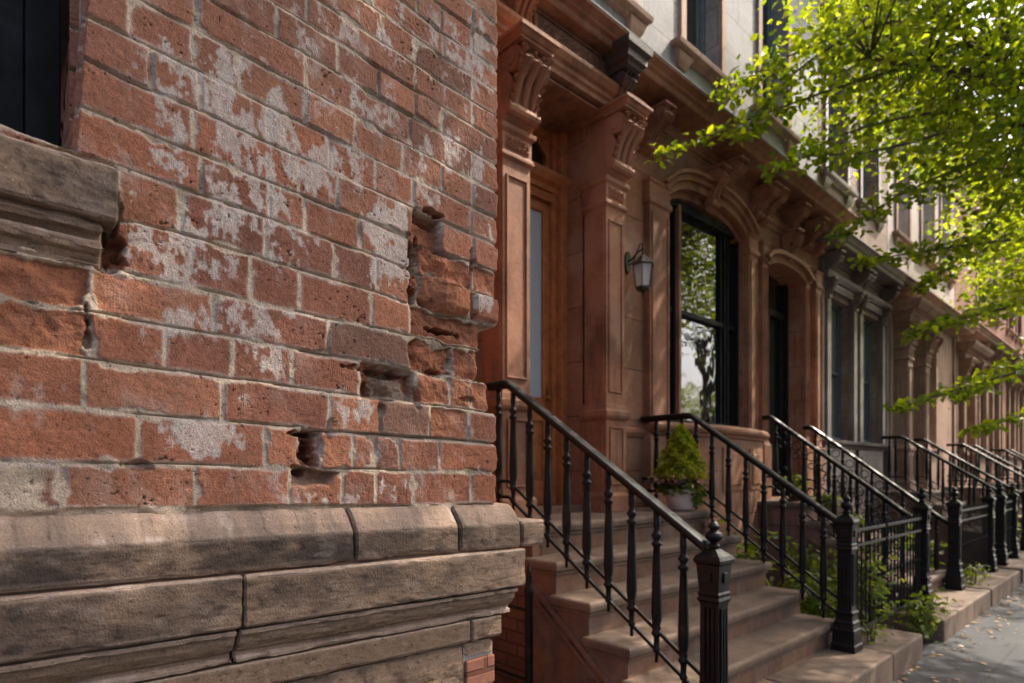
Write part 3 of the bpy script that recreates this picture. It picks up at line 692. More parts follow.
def cornice(house, x, y0, y1, z, mat, k=1.0, kz=1.0, name='cornice', closed=True):
    m = MB(); m.mould([(o*k if o > 0 else o, z+zz*kz) for o, zz in CORN], [(x-.3, y0), (x, y0), (x, y1), (x-.3, y1)] if closed else [(x, y0), (x, y1)])
    return m.build(name, mat, house, bevel=.004)
XF = -3.3
def shell(house, y0, y1, mat, ztop, ops, xf=XF, z0=G-.2, name='wall', split=None, mat2=None):
    if split:
        m = MB(); wall_open(m, xf, y0, y1, z0, split, [o for o in ops if o[3] <= split+.01]); m.build(name, mat, house)
        m = MB(); wall_open(m, xf, y0, y1, split, ztop, [o for o in ops if o[2] >= split-.01]); m.build(name, mat2, house)
    else:
        m = MB(); wall_open(m, xf, y0, y1, z0, ztop, ops); m.build(name, mat, house)
    m = MB(); xb = xf-8
    m.add([(xb, y0, z0), (xf, y0, z0), (xf, y0, ztop), (xb, y0, ztop)], [(0, 1, 2, 3)]); m.add([(xb, y1, z0), (xf, y1, z0), (xf, y1, ztop), (xb, y1, ztop)], [(0, 1, 2, 3)])
    m.add([(xb, y0, z0), (xb, y1, z0), (xb, y1, ztop), (xb, y0, ztop)], [(0, 1, 2, 3)]); m.build('party_wall', M['plainbrick'], house)
    m = MB(); m.add([(xb, y0, ztop-.02), (xf, y0, ztop-.02), (xf, y1, ztop-.02), (xb, y1, ztop-.02)], [(0, 1, 2, 3)]); m.build('roof', M['roof'], house)
def upper_window(house, y0, y1, z0, z1, trim, fmat, x=XF):
    window_unit(house, x-.16, y0, y1, z0, z1, fmat, fr=.06)
    m = MB(); m.box(x-.05, x+.035, y0-.10, y0-.005, z0, z1+.06); m.box(x-.05, x+.035, y1+.005, y1+.10, z0, z1+.06); m.box(x-.05, x+.037, y0-.10, y1+.10, z1+.062, z1+.16)
    m.mould([(-.05, z1+.16), (.05, z1+.165), (.10, z1+.2), (.12, z1+.24), (-.05, z1+.26)], [(x-.02, y0-.16), (x+.02, y0-.16), (x+.02, y1+.16), (x-.02, y1+.16)])
    m.build('window_surround', trim, house, bevel=.004)
    m = MB(); m.mould([(-.2, z0-.1), (.04, z0-.1), (.05, z0-.07), (.1, z0-.055), (.11, z0-.01), (-.2, z0)], [(x-.15, y0-.13), (x, y0-.13), (x, y1+.13), (x-.15, y1+.13)])
    for yy in (y0-.06, y1+.06): m.mould([(-.05, z0-.22), (.02, z0-.22), (.05, z0-.16), (.07, z0-.1), (-.05, z0-.1)], [(x-.02, yy-.05), (x, yy-.05), (x, yy+.05), (x-.02, yy+.05)])
    m.build('sill', trim, house, bevel=.004)

# ---- house 1: brownstone with the near stoop
B1 = empty('brownstone_house', 'reddish brownstone row house with carved entrance, arched parlour window and a lantern beside the door', 'house', (XF, 5, G))
Y1a, Y1b = 1.045, 8.72
LZ = -.332                                        # landing level
D0, D1 = 2.96, 3.81                               # door 1 opening between pilasters
Wa, Wb = yat(664, XF), yat(743, XF)               # parlour window opening
Wz0, WzS, WzC = .47, 2.64, 2.84
E0, E1_ = 7.05, 8.12                              # second doorway
up1 = [(3.70, 4.42, 4.16, 6.3), (yat(684, XF), yat(719, XF), 4.22, 6.4), (yat(760, XF), yat(786, XF), 4.26, 6.4)]
ops1 = [(D0, D1, LZ, 2.9, .32), (Wa, Wb, Wz0, WzC+.02, .25), (E0, E1_, -.33, 2.6, .24)]
ZSP = 3.50
shell(B1, Y1a, Y1b, M['brown_wall'], 7.6, ops1+[(a, b, c, d, .2) for a, b, c, d in up1], split=ZSP, mat2=M['upper'])
for i, (a, b, c, d) in enumerate(up1): upper_window(B1, a, b, c, d, M['pink'] if i else M['pink'], M['frame_grey'])
pilaster(B1, 2.70, 2.96, XF, XF+.23, LZ, .50, 2.38, 2.92, M['brown'], P=.20)
pilaster(B1, 3.81, 4.05, XF, XF+.23, LZ, .50, 2.38, 2.92, M['brown'], P=.20)
# door lintel, frieze, hood
m = MB()
m.box(XF-.3, XF+.20, D0-.02, D1+.02, 2.93, 3.0)
m.mould([(-.2, 2.92), (.05, 2.925), (.055, 2.96), (.075, 2.975), (.075, 3.005), (.10, 3.02), (.125, 3.06), (.13, 3.085), (-.2, 3.10)], [(XF-.02, 2.66), (XF+.2, 2.66), (XF+.2, 4.09), (XF-.02, 4.09)])
m.box(XF-.02, XF+.22, 2.70, 4.05, 3.09, 3.30)
m.build('door_lintel', M['brown'], B1, bevel=.003)
m = MB(); m.box(XF-.34, XF+.21, D0+.003, D1-.003, 2.885, 2.897); m.build('soffit', M['brown'], B1)
m = MB()
for yy in (2.98, 3.78):
    for q in ((XF-.25, XF+.12),): m.box(q[0], q[1], min(yy, yy), yy+.0, 0, 0) if False else None
relief(m, XF+.222, 3.05, 3.70, 3.14, 3.30, .025, 1.3, 70, 24)
for q in ((3.0, 3.75, 3.115, 3.13), (3.0, 3.75, 3.305, 3.32), (3.0, 3.015, 3.13, 3.305), (3.735, 3.75, 3.13, 3.305)): m.box(XF+.2, XF+.235, *q)
m.build('carved_panel', M['brown_dark'], B1); m = MB(); relief(m, XF+.006, 4.12, 4.36, 2.58, 2.88, .035, .7, 24, 30); m.build('carved_panel', M['brown'], B1); m = MB(); relief(m, XF+.006, 4.12, 4.40, 3.09, 3.20, .03, 2.7, 24, 24)
m.build('carved_panel', M['brown'], B1)
m = MB(); console(m, XF+.21, 2.82, .17, 3.34, .30, .19); m.build('bracket', M['brown'], B1)
m = MB(); m.mould([(-.05, 3.20), (.02, 3.205), (.03, 3.235), (.055, 3.25), (.055, 3.30), (.085, 3.33), (.09, 3.38), (.02, 3.40), (-.05, 3.41)], [(XF+.2, 3.86), (XF+.40, 3.86), (XF+.40, 4.0), (XF+.2, 4.0)]); console(m, XF+.21, 3.93, .15, 3.21, .32, .18); m.build('bracket', M['black_stone'], B1)
# string course right of the door and over to the corner of house 1
m = MB(); m.mould([(-.05, 2.94), (.02, 2.945), (.03, 2.98), (.06, 3.0), (.065, 3.04), (.08, 3.06), (-.05, 3.075)], [(XF, 4.10), (XF, yat(664, XF)-.02)]); m.build('string_course', M['brown'], B1, bevel=.003); m = MB(); m.mould([(-.05, 2.94), (.02, 2.945), (.03, 2.98), (.06, 3.0), (.065, 3.04), (.08, 3.06), (-.05, 3.075)], [(XF, yat(748, XF)), (XF, 8.70)])
m.build('string_course', M['brown'], B1, bevel=.003)
ct = [(-.3, 0), (.02, 0), (.03, .03), (.06, .045), (.06, .075), (.33, .085), (.34, .10), (.34, .135), (.37, .15), (.375, .165), (.40, .18), (.43, .195), (.43, .21), (.05, .25), (-.3, .26)]
zc = 3.215
m = MB(); cp = [(XF-.3, 2.40), (XF, 2.40), (XF, 8.62), (XF-.3, 8.62)]
m.mould([(o if o <= 0 else o*.96, zc+.04+z_) for o, z_ in ct], cp); m.build('cornice', M['brown'], B1, bevel=.004)
m = MB(); m.mould([(.1, zc+.255), (.418, zc+.250), (.42, zc+.262), (.1, zc+.30)], cp[1:-1]); m.build('cornice_flashing', M['frame_grey'], B1)
for yy in (4.62, yat(722, XF+.05), yat(757, XF+.05), 6.98, 7.6, 8.2, 8.56):
    if abs(yy-4.62) < .01 or yy > 6.9 or True:
        m = MB(); console(m, XF, yy, .14, 3.26, .34, .30); m.build('bracket', M['brown'], B1)
# window strip pilasters and arch
for (a, b) in ((yat(649, XF+.06), Wa-.01), (Wb+.01, yat(757, XF+.06)), (6.91, E0-.01), (E1_+.01, 8.26), (8.46, 8.66)):
    m = MB(); path = [(XF-.02, a), (XF+.07, a), (XF+.07, b), (XF-.02, b)]
    m.mould([(-.06, LZ-.6), (.03, LZ-.6), (.03, .30), (.015, .33), (.0, .36), (.0, 2.46), (.02, 2.48), (.02, 2.52), (.004, 2.54), (.004, 2.66), (.02, 2.68), (.02, 2.70), (-.06, 2.72)], path)
    m.box(XF+.06, XF+.082, a+.03, a+.04, .45, 2.4); m.box(XF+.06, XF+.082, b-.04, b-.03, .45, 2.4)
    m.build('pilaster', M['brown'], B1, bevel=.004)
def arch(mb, ya, yb, zs, zc_, w, x0, x1, n=24, edge=.12):
    # archivolt band between intrados and extrados; rounded haunches
    def zi(t, top, s): 
        u = abs(2*t-1); return s+(top-s)*(1-u**3.2)
    inn = [(ya+(yb-ya)*i/n, zi(i/n, zc_, zs)) for i in range(n+1)]; out = [(ya-w+(yb-ya+2*w)*i/n, zi(i/n, zc_+w, zs+w*.35)) for i in range(n+1)]
    vs = []; fs = []
    for (p_, q_) in zip(inn, out): vs += [(x0, p_[0], p_[1]), (x1, p_[0], p_[1]), (x1, q_[0], q_[1]), (x0, q_[0], q_[1])]
    for i in range(n):
        for j in range(4): fs.append((i*4+j, i*4+(j+1) % 4, (i+1)*4+(j+1) % 4, (i+1)*4+j))
    fs += [(0, 1, 2, 3), (n*4+3, n*4+2, n*4+1, n*4)]; mb.add(vs, fs)
    return inn
def arch_fill(mb, inn, ztop, x0, x1):
    n = len(inn)-1; vs = []; fs = []
    for (y, z) in inn: vs += [(x1, y, z), (x1, y, ztop), (x0, y, z)]
    for i in range(n): fs += [(i*3, i*3+3, i*3+4, i*3+1), (i*3, i*3+2, i*3+5, i*3+3)]
    mb.add(vs, fs)
m = MB()
inn = arch(m, Wa, Wb, WzS, WzC, .07, XF-.02, XF+.06); arch_fill(m, inn, WzC+.03, XF-.25, XF-.004)
arch(m, Wa-.07, Wb+.07, WzS+.03, WzC+.075, .05, XF-.02, XF+.10); arch(m, Wa-.12, Wb+.12, WzS+.06, WzC+.13, .035, XF-.02, XF+.14)
arch(m, Wa+.05, Wb-.05, WzS-.03, WzC-.06, .065, XF-.12, XF-.03)
m.build('window_arch', M['brown'], B1)
m = MB(); console(m, XF+.02, (Wa+Wb)/2, .15, WzC+.30, .42, .20); m.build('keystone', M['brown'], B1)
# parlour window: three lights
win = MB(); xw = XF-.07
for y in (Wa+.0, Wb-.04): win.box(xw-.06, xw+.02, y, y+.04, Wz0, WzS+.12)
ya, yb = Wa+.05, Wb-.05; s1, s2 = ya+(yb-ya)*.18, ya+(yb-ya)*.86
win.box(xw-.06, xw+.02, ya, yb, Wz0, Wz0+.05); win.box(xw-.06, xw+.03, ya, yb, WzS+.0, WzS+.09)
for y in (s1, s2): win.box(xw-.06, xw+.008, y-.045, y-.02, Wz0, WzS+.1); win.box(xw-.06, xw+.008, y+.02, y+.045, Wz0, WzS+.1)
zm = 1.62
for (a, b) in ((ya, s1-.07), (s1+.07, s2-.07), (s2+.07, yb)):
    win.box(xw-.06, xw+.005, a, b, zm-.025, zm+.025)
    for q in (a, b-.03):
        if b-a > .6: win.box(xw-.05, xw-.012, q, q+.03, Wz0+.05, WzS)
w_ = win.build('window', M['frame_black'], B1, bevel=.003)
mu = MB()
for y in (s1,): mu.box(xw-.05, xw+.05, y-.02, y+.02, Wz0+.05, WzS+.03)
mu.build('mullion', M['brown'], w_)
g = MB(); g.add([(xw-.045, ya, Wz0), (xw-.045, yb, Wz0), (xw-.045, yb, WzC), (xw-.045, ya, WzC)], [(0, 1, 2, 3)]); g.build('pane', M['glass'], w_)
# bowed sill and apron
m = MB(); pth = [(XF-.02, Wa-.28)]
for i in range(15):
    t = i/14; pth.append((XF+.10+.16*math.sin(math.pi*t)**.8, Wa-.28+(Wb-Wa+.56)*t))
pth.append((XF-.02, Wb+.28))
m.mould([(-.1, .33), (.02, .335), (.03, .36), (.055, .375), (.07, .40), (.07, .425), (.03, .455), (-.3, .465)], pth)
m.build('sill', M['brown'], B1, bevel=.003)
m = MB(); m.mould([(-.1, G), (.0, G), (.0, .34), (-.1, .34)], pth)
m.build('apron', M['brown_wall'], B1)
m = MB()
for i in range(3, 12, 4):
    a, b = pth[i], pth[i+3]; m.mould([(.0, -.2), (.015, -.2), (.015, .24), (.0, .24)], [a, b]); m.mould([(.012, -.15), (.028, -.14), (.028, .18), (.012, .19)], [((a[0]*.85+b[0]*.15), a[1]*.85+b[1]*.15), (a[0]*.15+b[0]*.85, a[1]*.15+b[1]*.85)])
m.build('apron_panel', M['brown'], B1)
m = MB(); m.mould([(-.02, -.34), (.03, -.33), (.05, -.28), (.05, -.25), (.0, -.22)], [(XF, 4.08), (XF, Wa-.28)]); m.build('base_moulding', M['brown'], B1, bevel=.003); m = MB(); m.mould([(-.02, .30), (.02, .31), (.04, .35), (.04, .38), (.0, .40)], [(XF, 4.09), (XF, Wa-.26)]); m.build('base_moulding', M['brown'], B1, bevel=.003); m = MB()
m.mould([(-.02, .30), (.02, .31), (.04, .35), (.04, .38), (.0, .40)], [(XF, Wb+.3), (XF, 6.9)]); m.build('base_moulding', M['brown'], B1, bevel=.003)
# front door
xd = XF-.29
m = MB(); m.box(xd-.06, xd+.10, D0, D0+.06, LZ, 2.9); m.box(xd-.06, xd+.10, D1-.07, D1, LZ, 2.9); m.box(xd-.05, xd+.04, D1-.12, D1-.07, LZ, 2.9); m.box(xd-.05, xd+.04, D0+.06, D0+.10, LZ, 2.9); m.box(xd-.05, xd+.03, D0+.1, D1-.12, 2.82, 2.9)
m.build('door_frame', M['frame_wood'], B1, bevel=.004)
m = MB(); m.mould([(-.05, 2.36), (.02, 2.365), (.03, 2.40), (.07, 2.42), (.10, 2.46), (.11, 2.49), (-.05, 2.5)], [(xd-.05, D0+.02), (xd+.03, D0+.02), (xd+.03, D1-.02), (xd-.05, D1-.02)]); relief(m, xd+.04, D0+.1, D1-.12, 2.28, 2.35, .02, .4); m.build('transom_bar', M['frame_wood'], B1, bevel=.003)
m = MB(); inn = arch(m, D0+.14, D1-.16, 2.66, 2.80, .03, xd-.04, xd+.01); m.box(xd-.05, xd, D0+.1, D0+.14, 2.5, 2.82); m.box(xd-.05, xd, D1-.16, D1-.12, 2.5, 2.82); m.box(xd-.05, xd, D0+.14, D1-.16, 2.5, 2.53)
arch_fill(m, inn, 2.83, xd-.04, xd-.005); tr = m.build('transom', M['frame_wood'], B1)
g = MB(); g.add([(xd-.035, D0+.1, 2.5), (xd-.035, D1-.12, 2.5), (xd-.035, D1-.12, 2.82), (xd-.035, D0+.1, 2.82)], [(0, 1, 2, 3)]); g.build('pane', M['glass'], tr)
d0, d1 = D0+.10, D1-.12
m = MB(); m.box(xd-.05, xd, d0, d0+.11, LZ+.05, 2.36); m.box(xd-.05, xd, d1-.07, d1, LZ+.05, 2.36); m.box(xd-.05, xd, d0+.11, d1-.07, 2.20, 2.36); m.box(xd-.05, xd, d0+.11, d1-.07, .42, .62); m.box(xd-.05, xd, d0+.11, d1-.07, LZ+.05, LZ+.25)
m.box(xd-.045, xd-.02, d0+.11, d1-.07, LZ+.25, .42); m.box(xd-.03, xd-.005, d0+.17, d1-.13, LZ+.31, .36)
dr = m.build('door', M['frame_wood'], B1, bevel=.005)
g = MB(); g.add([(xd-.03, d0+.11, .62), (xd-.03, d1-.07, .62), (xd-.03, d1-.07, 2.2), (xd-.03, d0+.11, 2.2)], [(0, 1, 2, 3)]); g.build('door_glass', M['door_glass'], dr)
hd = MB(); hd.lathe([(.0, 0), (.02, .0), (.012, .02), (.024, .035), (.02, .055), (.0, .06)], n=12); hv = []
hd.v = [(xd+.0+z, d1-.035+y, .62+x) for x, y, z in hd.v]; hd.box(xd-.001, xd+.004, d1-.05, d1-.02, .54, .72); hd.build('door_handle', M['gold'], dr)
m = MB(); m.box(XF-.28, XF+.02, D0, D1, LZ-.05, LZ+.05); m.build('threshold', M['brown_step'], B1, bevel=.01)
# second doorway (right-hand arched entrance)
m = MB(); inn = arch(m, E0, E1_, 2.44, 2.54, .09, XF-.02, XF+.09); arch_fill(m, inn, 2.61, XF-.3, XF-.004); arch(m, E0-.1, E1_+.1, 2.50, 2.63, .05, XF-.02, XF+.14)
m.build('door_arch', M['brown'], B1)
m = MB(); console(m, XF+.02, (E0+E1_)/2, .14, 2.98, .42, .2); m.build('keystone', M['brown'], B1)
m = MB(); m.box(XF-.25, XF-.15, E0, E0+.07, -.33, 2.6); m.box(XF-.25, XF-.15, E1_-.07, E1_, -.33, 2.6); m.box(XF-.23, XF-.17, E0+.07, E1_-.07, 2.0, 2.08); m.box(XF-.23, XF-.19, E0+.07, E1_-.07, -.33, .35)
m.box(XF-.23, XF-.18, E0+.07, E0+.19, .35, 2.0); m.box(XF-.23, XF-.18, E1_-.19, E1_-.07, .35, 2.0); m.box(XF-.23, XF-.18, (E0+E1_)/2-.05, (E0+E1_)/2+.05, .35, 2.0)
dr = m.build('door', M['frame_black'], B1, bevel=.004); g = MB(); g.add([(XF-.22, E0, .3), (XF-.22, E1_, .3), (XF-.22, E1_, 2.6), (XF-.22, E0, 2.6)], [(0, 1, 2, 3)]); g.build('pane', M['glass'], dr)

# ---- generic further houses
def row_house(idx, name, label, ya, yb, wallm, trimm, upm, fram, wins, door=None, zc=3.1, zt=7.4, porch=None, ups=None, arched=False, stripe=True, upper_z=4.2, cm=None):
    H = empty(name, label, 'house', (XF, (ya+yb)/2, G))
    ops = [(a, b, .45, 2.5, .25) for a, b in wins]+([(door[0], door[1], -.33, 2.55, .45)] if door else [])
    ups = ups if ups is not None else wins
    upo = [(a, b, upper_z, upper_z+2.0, .2) for a, b in ups]
    shell(H, ya, yb, wallm, zt, ops+upo, split=zc+.25, mat2=upm)
    for a, b in wins:
        window_unit(H, XF-.12, a, b, .45, 2.5, fram, pane=M['glass_pale'])
        m = MB(); t = .09
        for (u, v) in ((a-t, a-.004), (b+.004, b+t)): m.mould([(-.04, .40), (.02, .40), (.02, 2.52), (.035, 2.54), (.035, 2.56), (-.04, 2.57)], [(XF-.02, u), (XF+.05, u), (XF+.05, v), (XF-.02, v)])
        m.box(XF-.03, XF+.06, a-t, b+t, 2.575, 2.68); m.mould([(-.03, 2.68), (.05, 2.69), (.09, 2.73), (.11, 2.77), (-.03, 2.79)], [(XF-.02, a-t-.05), (XF+.03, a-t-.05), (XF+.03, b+t+.05), (XF-.02, b+t+.05)])
        for yy in (a-.06, b+.06): console(m, XF+.03, yy, .085, 2.69, .30, .13)
        relief(m, XF+.062, a+.1, b-.1, 2.585, 2.67, .02, a)
        if arched: arch(m, a, b, 2.38, 2.50, .06, XF-.02, XF+.085)
        m.build('window_surround', trimm, H, bevel=.004)
        m = MB(); m.mould([(-.2, .33), (.04, .33), (.06, .37), (.12, .39), (.13, .435), (-.2, .448)], [(XF-.18, a-.16), (XF, a-.16), (XF, b+.16), (XF-.18, b+.16)]); m.build('sill', trimm, H, bevel=.004)
        m = MB(); m.box(XF, XF+.04, a-.08, b+.08, -.3, .32); m.box(XF+.04, XF+.055, a+.02, b-.02, -.2, .22); m.build('apron_panel', trimm, H, bevel=.004)
    if door:
        a, b = door
        m = MB(); m.box(XF-.46, XF-.38, a, a+.07, -.33, 2.55); m.box(XF-.46, XF-.38, b-.07, b, -.33, 2.55); m.box(XF-.44, XF-.39, a+.07, b-.07, -.33, .4); m.box(XF-.44, XF-.39, a+.07, b-.07, 1.98, 2.06); m.box(XF-.44, XF-.39, a+.07, a+.18, .4, 1.98); m.box(XF-.44, XF-.39, b-.18, b-.07, .4, 1.98)
        dr = m.build('door', M['frame_black'] if idx % 2 else M['frame_wood'], H, bevel=.004); g = MB(); g.add([(XF-.43, a, .3), (XF-.43, b, .3), (XF-.43, b, 2.55), (XF-.43, a, 2.55)], [(0, 1, 2, 3)]); g.build('pane', M['glass'], dr)
        pj = .25 if porch else .12
        for (u, v) in ((a-.30, a-.02), (b+.02, b+.30)): pilaster(H, u, v, XF, XF+pj, -.33, .42, 2.15, 2.55, porch or trimm, True, .13)
        m = MB(); m.mould([(-.1, 2.55), (.04, 2.56), (.06, 2.66), (.10, 2.68), (.10, 2.72), (.2, 2.74), (.26, 2.82), (.28, 2.88), (-.1, 2.94)], [(XF-.02, a-.34), (XF+pj, a-.34), (XF+pj, b+.34), (XF-.02, b+.34)])
        m.build('porch_hood', porch or trimm, H, bevel=.004)
    cornice(H, XF, ya+.03, yb-.03, zc, cm or trimm)
    edges = sorted([e for w in wins for e in (w[0]-.1, w[1]+.1)])
    for e in edges: 
        m = MB(); console(m, XF, e, .12, zc+.04, .36, .26); m.build('bracket', cm or trimm, H)
    for e in (ya+.1, yb-.1):
        m = MB(); m.mould([(-.03, -.33), (.03, -.33), (.03, .36), (.0, .4), (.0, zc-.02), (-.03, zc-.01)], [(XF-.02, e-.07), (XF+.04, e-.07), (XF+.04, e+.07), (XF-.02, e+.07)])
        m.build('quoin', trimm, H, bevel=.004)
    for a, b in ups: upper_window(H, a, b, upper_z, upper_z+2.0, trimm, fram)
    cornice(H, XF, ya, yb, zt-.25, trimm, 1.4, 1.3, 'roof_cornice')
    return H
cornice(B1, XF, 1.35, 8.7, 7.35, M['brown'], 1.4, 1.3, 'roof_cornice')
w = lambda a, b: (yat(a, XF), yat(b, XF))
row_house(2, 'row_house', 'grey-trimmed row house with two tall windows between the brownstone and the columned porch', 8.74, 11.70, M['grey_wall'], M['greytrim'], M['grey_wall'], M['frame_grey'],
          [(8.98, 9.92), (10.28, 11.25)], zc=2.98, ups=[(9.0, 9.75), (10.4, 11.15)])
row_house(3, 'row_house', 'pinkish row house with a projecting columned porch and a pale window beside it', 11.72, 16.4, M['pink'], M['pink'], M['pale'], M['frame_white'],
          [(13.75, 14.6)], door=(12.25, 13.0), porch=M['pink'], zc=2.98, ups=[(12.2, 12.9), (13.75, 14.6), (15.2, 15.9)])
row_house(4, 'row_house', 'brown sandstone row house with arched windows just past the porch house', 16.42, 22.0, M['brown_wall'], M['pink'], M['redbrick'], M['frame_black'],
          [(18.7, 19.5), (20.4, 21.2)], door=(17.0, 17.8), zc=3.1, arched=True)
row_house(5, 'row_house', 'red brick row house with pale stone trim, fourth after the brownstone', 22.02, 28.0, M['redbrick'], M['pink'], M['redbrick'], M['frame_black'],
          [(22.8, 23.6), (24.3, 25.1)], door=(26.2, 27.0), zc=3.0)
row_house(6, 'row_house', 'brown row house far along the terrace, fifth after the brownstone', 28.02, 35.0, M['brown_wall'], M['brown'], M['redbrick'], M['frame_black'], [(29, 29.9), (31, 31.9)], door=(33.0, 33.9), zc=3.1)
row_house(7, 'row_house', 'pale row house at the far end of the visible terrace', 35.02, 44.0, M['pale'], M['pink'], M['pale'], M['frame_grey'], [(36, 37), (38.5, 39.5)], door=(41.5, 42.4), zc=3.1)

# terrace on the other side of the street (seen mirrored in the window panes)
HS = [o for o in COL.objects if o.parent is None and o.get('category') == 'house' and o.name != 'brick_house']
DL = ['brownstone house across the street facing the near stoop', 'grey-trimmed house across the street', 'pinkish porch house across the street', 'arched sandstone house across the street', 'red brick house across the street', 'brown house across the street, far down', 'pale house across the street at the far end']
yc_ = -8.0
for src_, lb in zip(HS, DL):
    wd = {'brownstone_house': 7.42}.get(src_.name, 0) or {1: 2.96, 2: 4.68, 3: 5.58, 4: 5.98, 5: 6.98, 6: 8.98}[HS.index(src_)]
    c = copy_tree(src_); c['label'] = lb; c['group'] = 'houses across the street'; c.rotation_euler = (0, 0, math.pi)
    off = 5 - (1.3+8.72)/2 if src_.name == 'brownstone_house' else 0
    c.location = (16.2, yc_+wd/2-off, G); yc_ += wd+.02
plane('far_pavement', 11.5, 16.25, -60, 400, G-.02, M['paving'])
# ================================================================== STOOPS
def nosing(mb, x0, xf, y0, y1, z, th=.055, cap=True):
    a = [(-.4, z-th-.028), (-.022, z-th-.028), (-.020, z-th-.01), (-.012, z-th-.004), (-.004, z-th), (.0, z-th*.7), (.002, z-th*.45), (.0, z-th*.2), (-.008, z-.004), (-.02, z), (-.4, z)]
    mb.mould([(o if o > -.3 else -.03, zz) for o, zz in a], [(x0, y0), (xf, y0), (xf, y1), (x0, y1)])
    mb.box(x0, xf-.02, y0+.02, y1-.02, z-th, z-.001)
def stoop(label, y0, y1, XS, ZS_, mat, xw=XF+.0, slabx=-1.3, slab_y=None, group='stone stoops along the terrace', brick=False):
    T = empty('stoop', label, 'stairs', (XS[0], (y0+y1)/2, G), group=group)
    n = len(XS)
    for k in range(n):
        xb = xw if k == 0 else XS[k-1]-.06
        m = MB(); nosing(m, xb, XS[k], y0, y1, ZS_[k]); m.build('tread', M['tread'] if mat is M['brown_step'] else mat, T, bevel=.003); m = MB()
        zb = (ZS_[k+1] if k+1 < n else G)-.06
        m.box(xb, XS[k]-.035, y0+.032, y1-.032, zb, ZS_[k]-.05)
        m.build('landing' if k == 0 else 'step', mat, T, bevel=.002)
    # side walls with sloping string
    for side in (0, 1):
        ys = (y0+.046, y0+.10) if side == 0 else (y1-.10, y1-.046)
        xe = -2.62 if brick else xw
        m = MB(); e_ = [xe]+[x-.06 for x in XS]
        for k in range(n): m.box(e_[k], e_[k+1], ys[0], ys[1], G-.05, ZS_[k]-.095)
        s = -1 if side == 0 else 1; yo = ys[0] if side == 0 else ys[1]
        sl = (ZS_[-1]-ZS_[0])/(XS[-1]-XS[0])
        def strip(off, wd, pr, xa, xb_):
            za, zb_ = ZS_[0]+sl*(xa-XS[0])-off, ZS_[0]+sl*(xb_-XS[0])-off
            ya_, yb_ = (yo-pr, yo+.01) if side == 0 else (yo-.01, yo+pr)
            m.prism_y([(xa, za), (xb_, zb_), (xb_, zb_-wd), (xa, za-wd)], ya_, yb_)
        strip(.32, .035, .034, XS[0]-.02, XS[-1]-.1); strip(.40, .02, .022, XS[0]-.02, XS[-1]-.2)
        m.build('side_wall', mat, T, bevel=.003)
    if brick:
        m = MB(); m.box(xw, -2.625, y0+.06, y0+.14, G-.05, ZS_[0]-.09); m.build('brick_infill', M['base_brick'], T); m = MB(); m.box(xw, -2.625, y1-.14, y1-.06, G-.05, ZS_[0]-.09); m.build('brick_infill', M['base_brick'], T)
    return T
XS1 = [-2.62, -2.3735, -2.124, -1.862, -1.634]; ZS1 = [LZ, -.5245, -.7177, -.906, -1.078]
stoop('wide brownstone stoop up to the wooden front door beside the old brick wall', 2.5, 4.7, XS1, ZS1, M['brown_step'], brick=True)
def coping(label, y0, y1, x0=-1.78, x1=-1.3, z=-1.262, mat=None):
    m = MB(); y = y0; parts = []
    T = empty('coping', label, 'kerb', (x1, (y0+y1)/2, G), group='stone copings under the railings')
    while y < y1-.05:
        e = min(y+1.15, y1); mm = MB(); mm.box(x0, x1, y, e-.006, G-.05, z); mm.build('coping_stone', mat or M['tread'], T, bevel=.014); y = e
    return T
coping('brownstone bottom step slab running under the newels of the nearest stoop', 2.45, 5.48)
rest = [(6.52, 7.9), (11.18, 12.6), (15.4, 16.8), (19.9, 21.3), (26.0, 27.3), (32.6, 34.2)]
so_l = ['narrow stoop with potted plants, second from the old brick wall', 'third stoop, in front of the columned porch', 'fourth stoop, before the arched sandstone house', 'fifth stoop, small in the distance', 'sixth stoop, far along the pavement', 'farthest stoop at the end of the terrace']
for i, (a, b) in enumerate(rest):
    stoop(so_l[i], a, b, XS1, ZS1, M['brown_step'])
cl = ['brownstone coping slab under the second stoop and its newels', 'low coping between the second and third stoops', 'small stone block at the foot of the third stoop', 'coping along the railing toward the fourth stoop', 'distant coping past the fourth stoop', 'farthest coping along the pavement']
for i, (a, b) in enumerate([(6.12, 8.05), (8.12, 9.9), (10.1, 13.0), (13.1, 17.2), (17.3, 24), (24.1, 36)]): coping(cl[i], a, b)

# ================================================================== IRONWORK
NEWEL_H = 1.085
def newel_mesh():
    m = LMB()
    sec = [(.080, 0), (.080, .045), (.072, .055), (.072, .15), (.066, .16), (.062, .185), (.066, .2), (.056, .215), (.054, .25), (.062, .262), (.062, .275), (.048, .285)]
    m.lathe(sec, sq=True)
    m.lathe([(.049, .28), (.046, .36), (.045, .68), (.049, .72)], sq=True)
    for a in (-1, 1):                                # raised ribs on shaft faces
        for t in (-.022, 0, .022):
            m.box(t-.006, t+.006, a*.048-.006, a*.048+.006, .32, .68); m.box(a*.048-.006, a*.048+.006, t-.006, t+.006, .32, .68)
    m.lathe([(.050, .70), (.056, .715), (.050, .73), (.054, .745), (.048, .755), (.052, .80), (.056, .86), (.058, .885), (.066, .893), (.068, .908), (.060, .925), (.036, .945), (.022, .958)], sq=True)
    for a in (-1, 1): m.box(-.018, .018, a*.054-.008, a*.054+.008, .80, .85); m.box(a*.054-.008, a*.054+.008, -.018, .018, .80, .85)
    m.lathe([(.018, .955), (.026, .965), (.026, .975), (.014, .985), (.028, .996), (.038, 1.008), (.041, 1.02), (.036, 1.034), (.020, 1.044), (.018, 1.05), (.025, 1.058), (.027, 1.068), (.018, 1.080), (.008, 1.09), (.003, 1.10)], n=16)
    return m
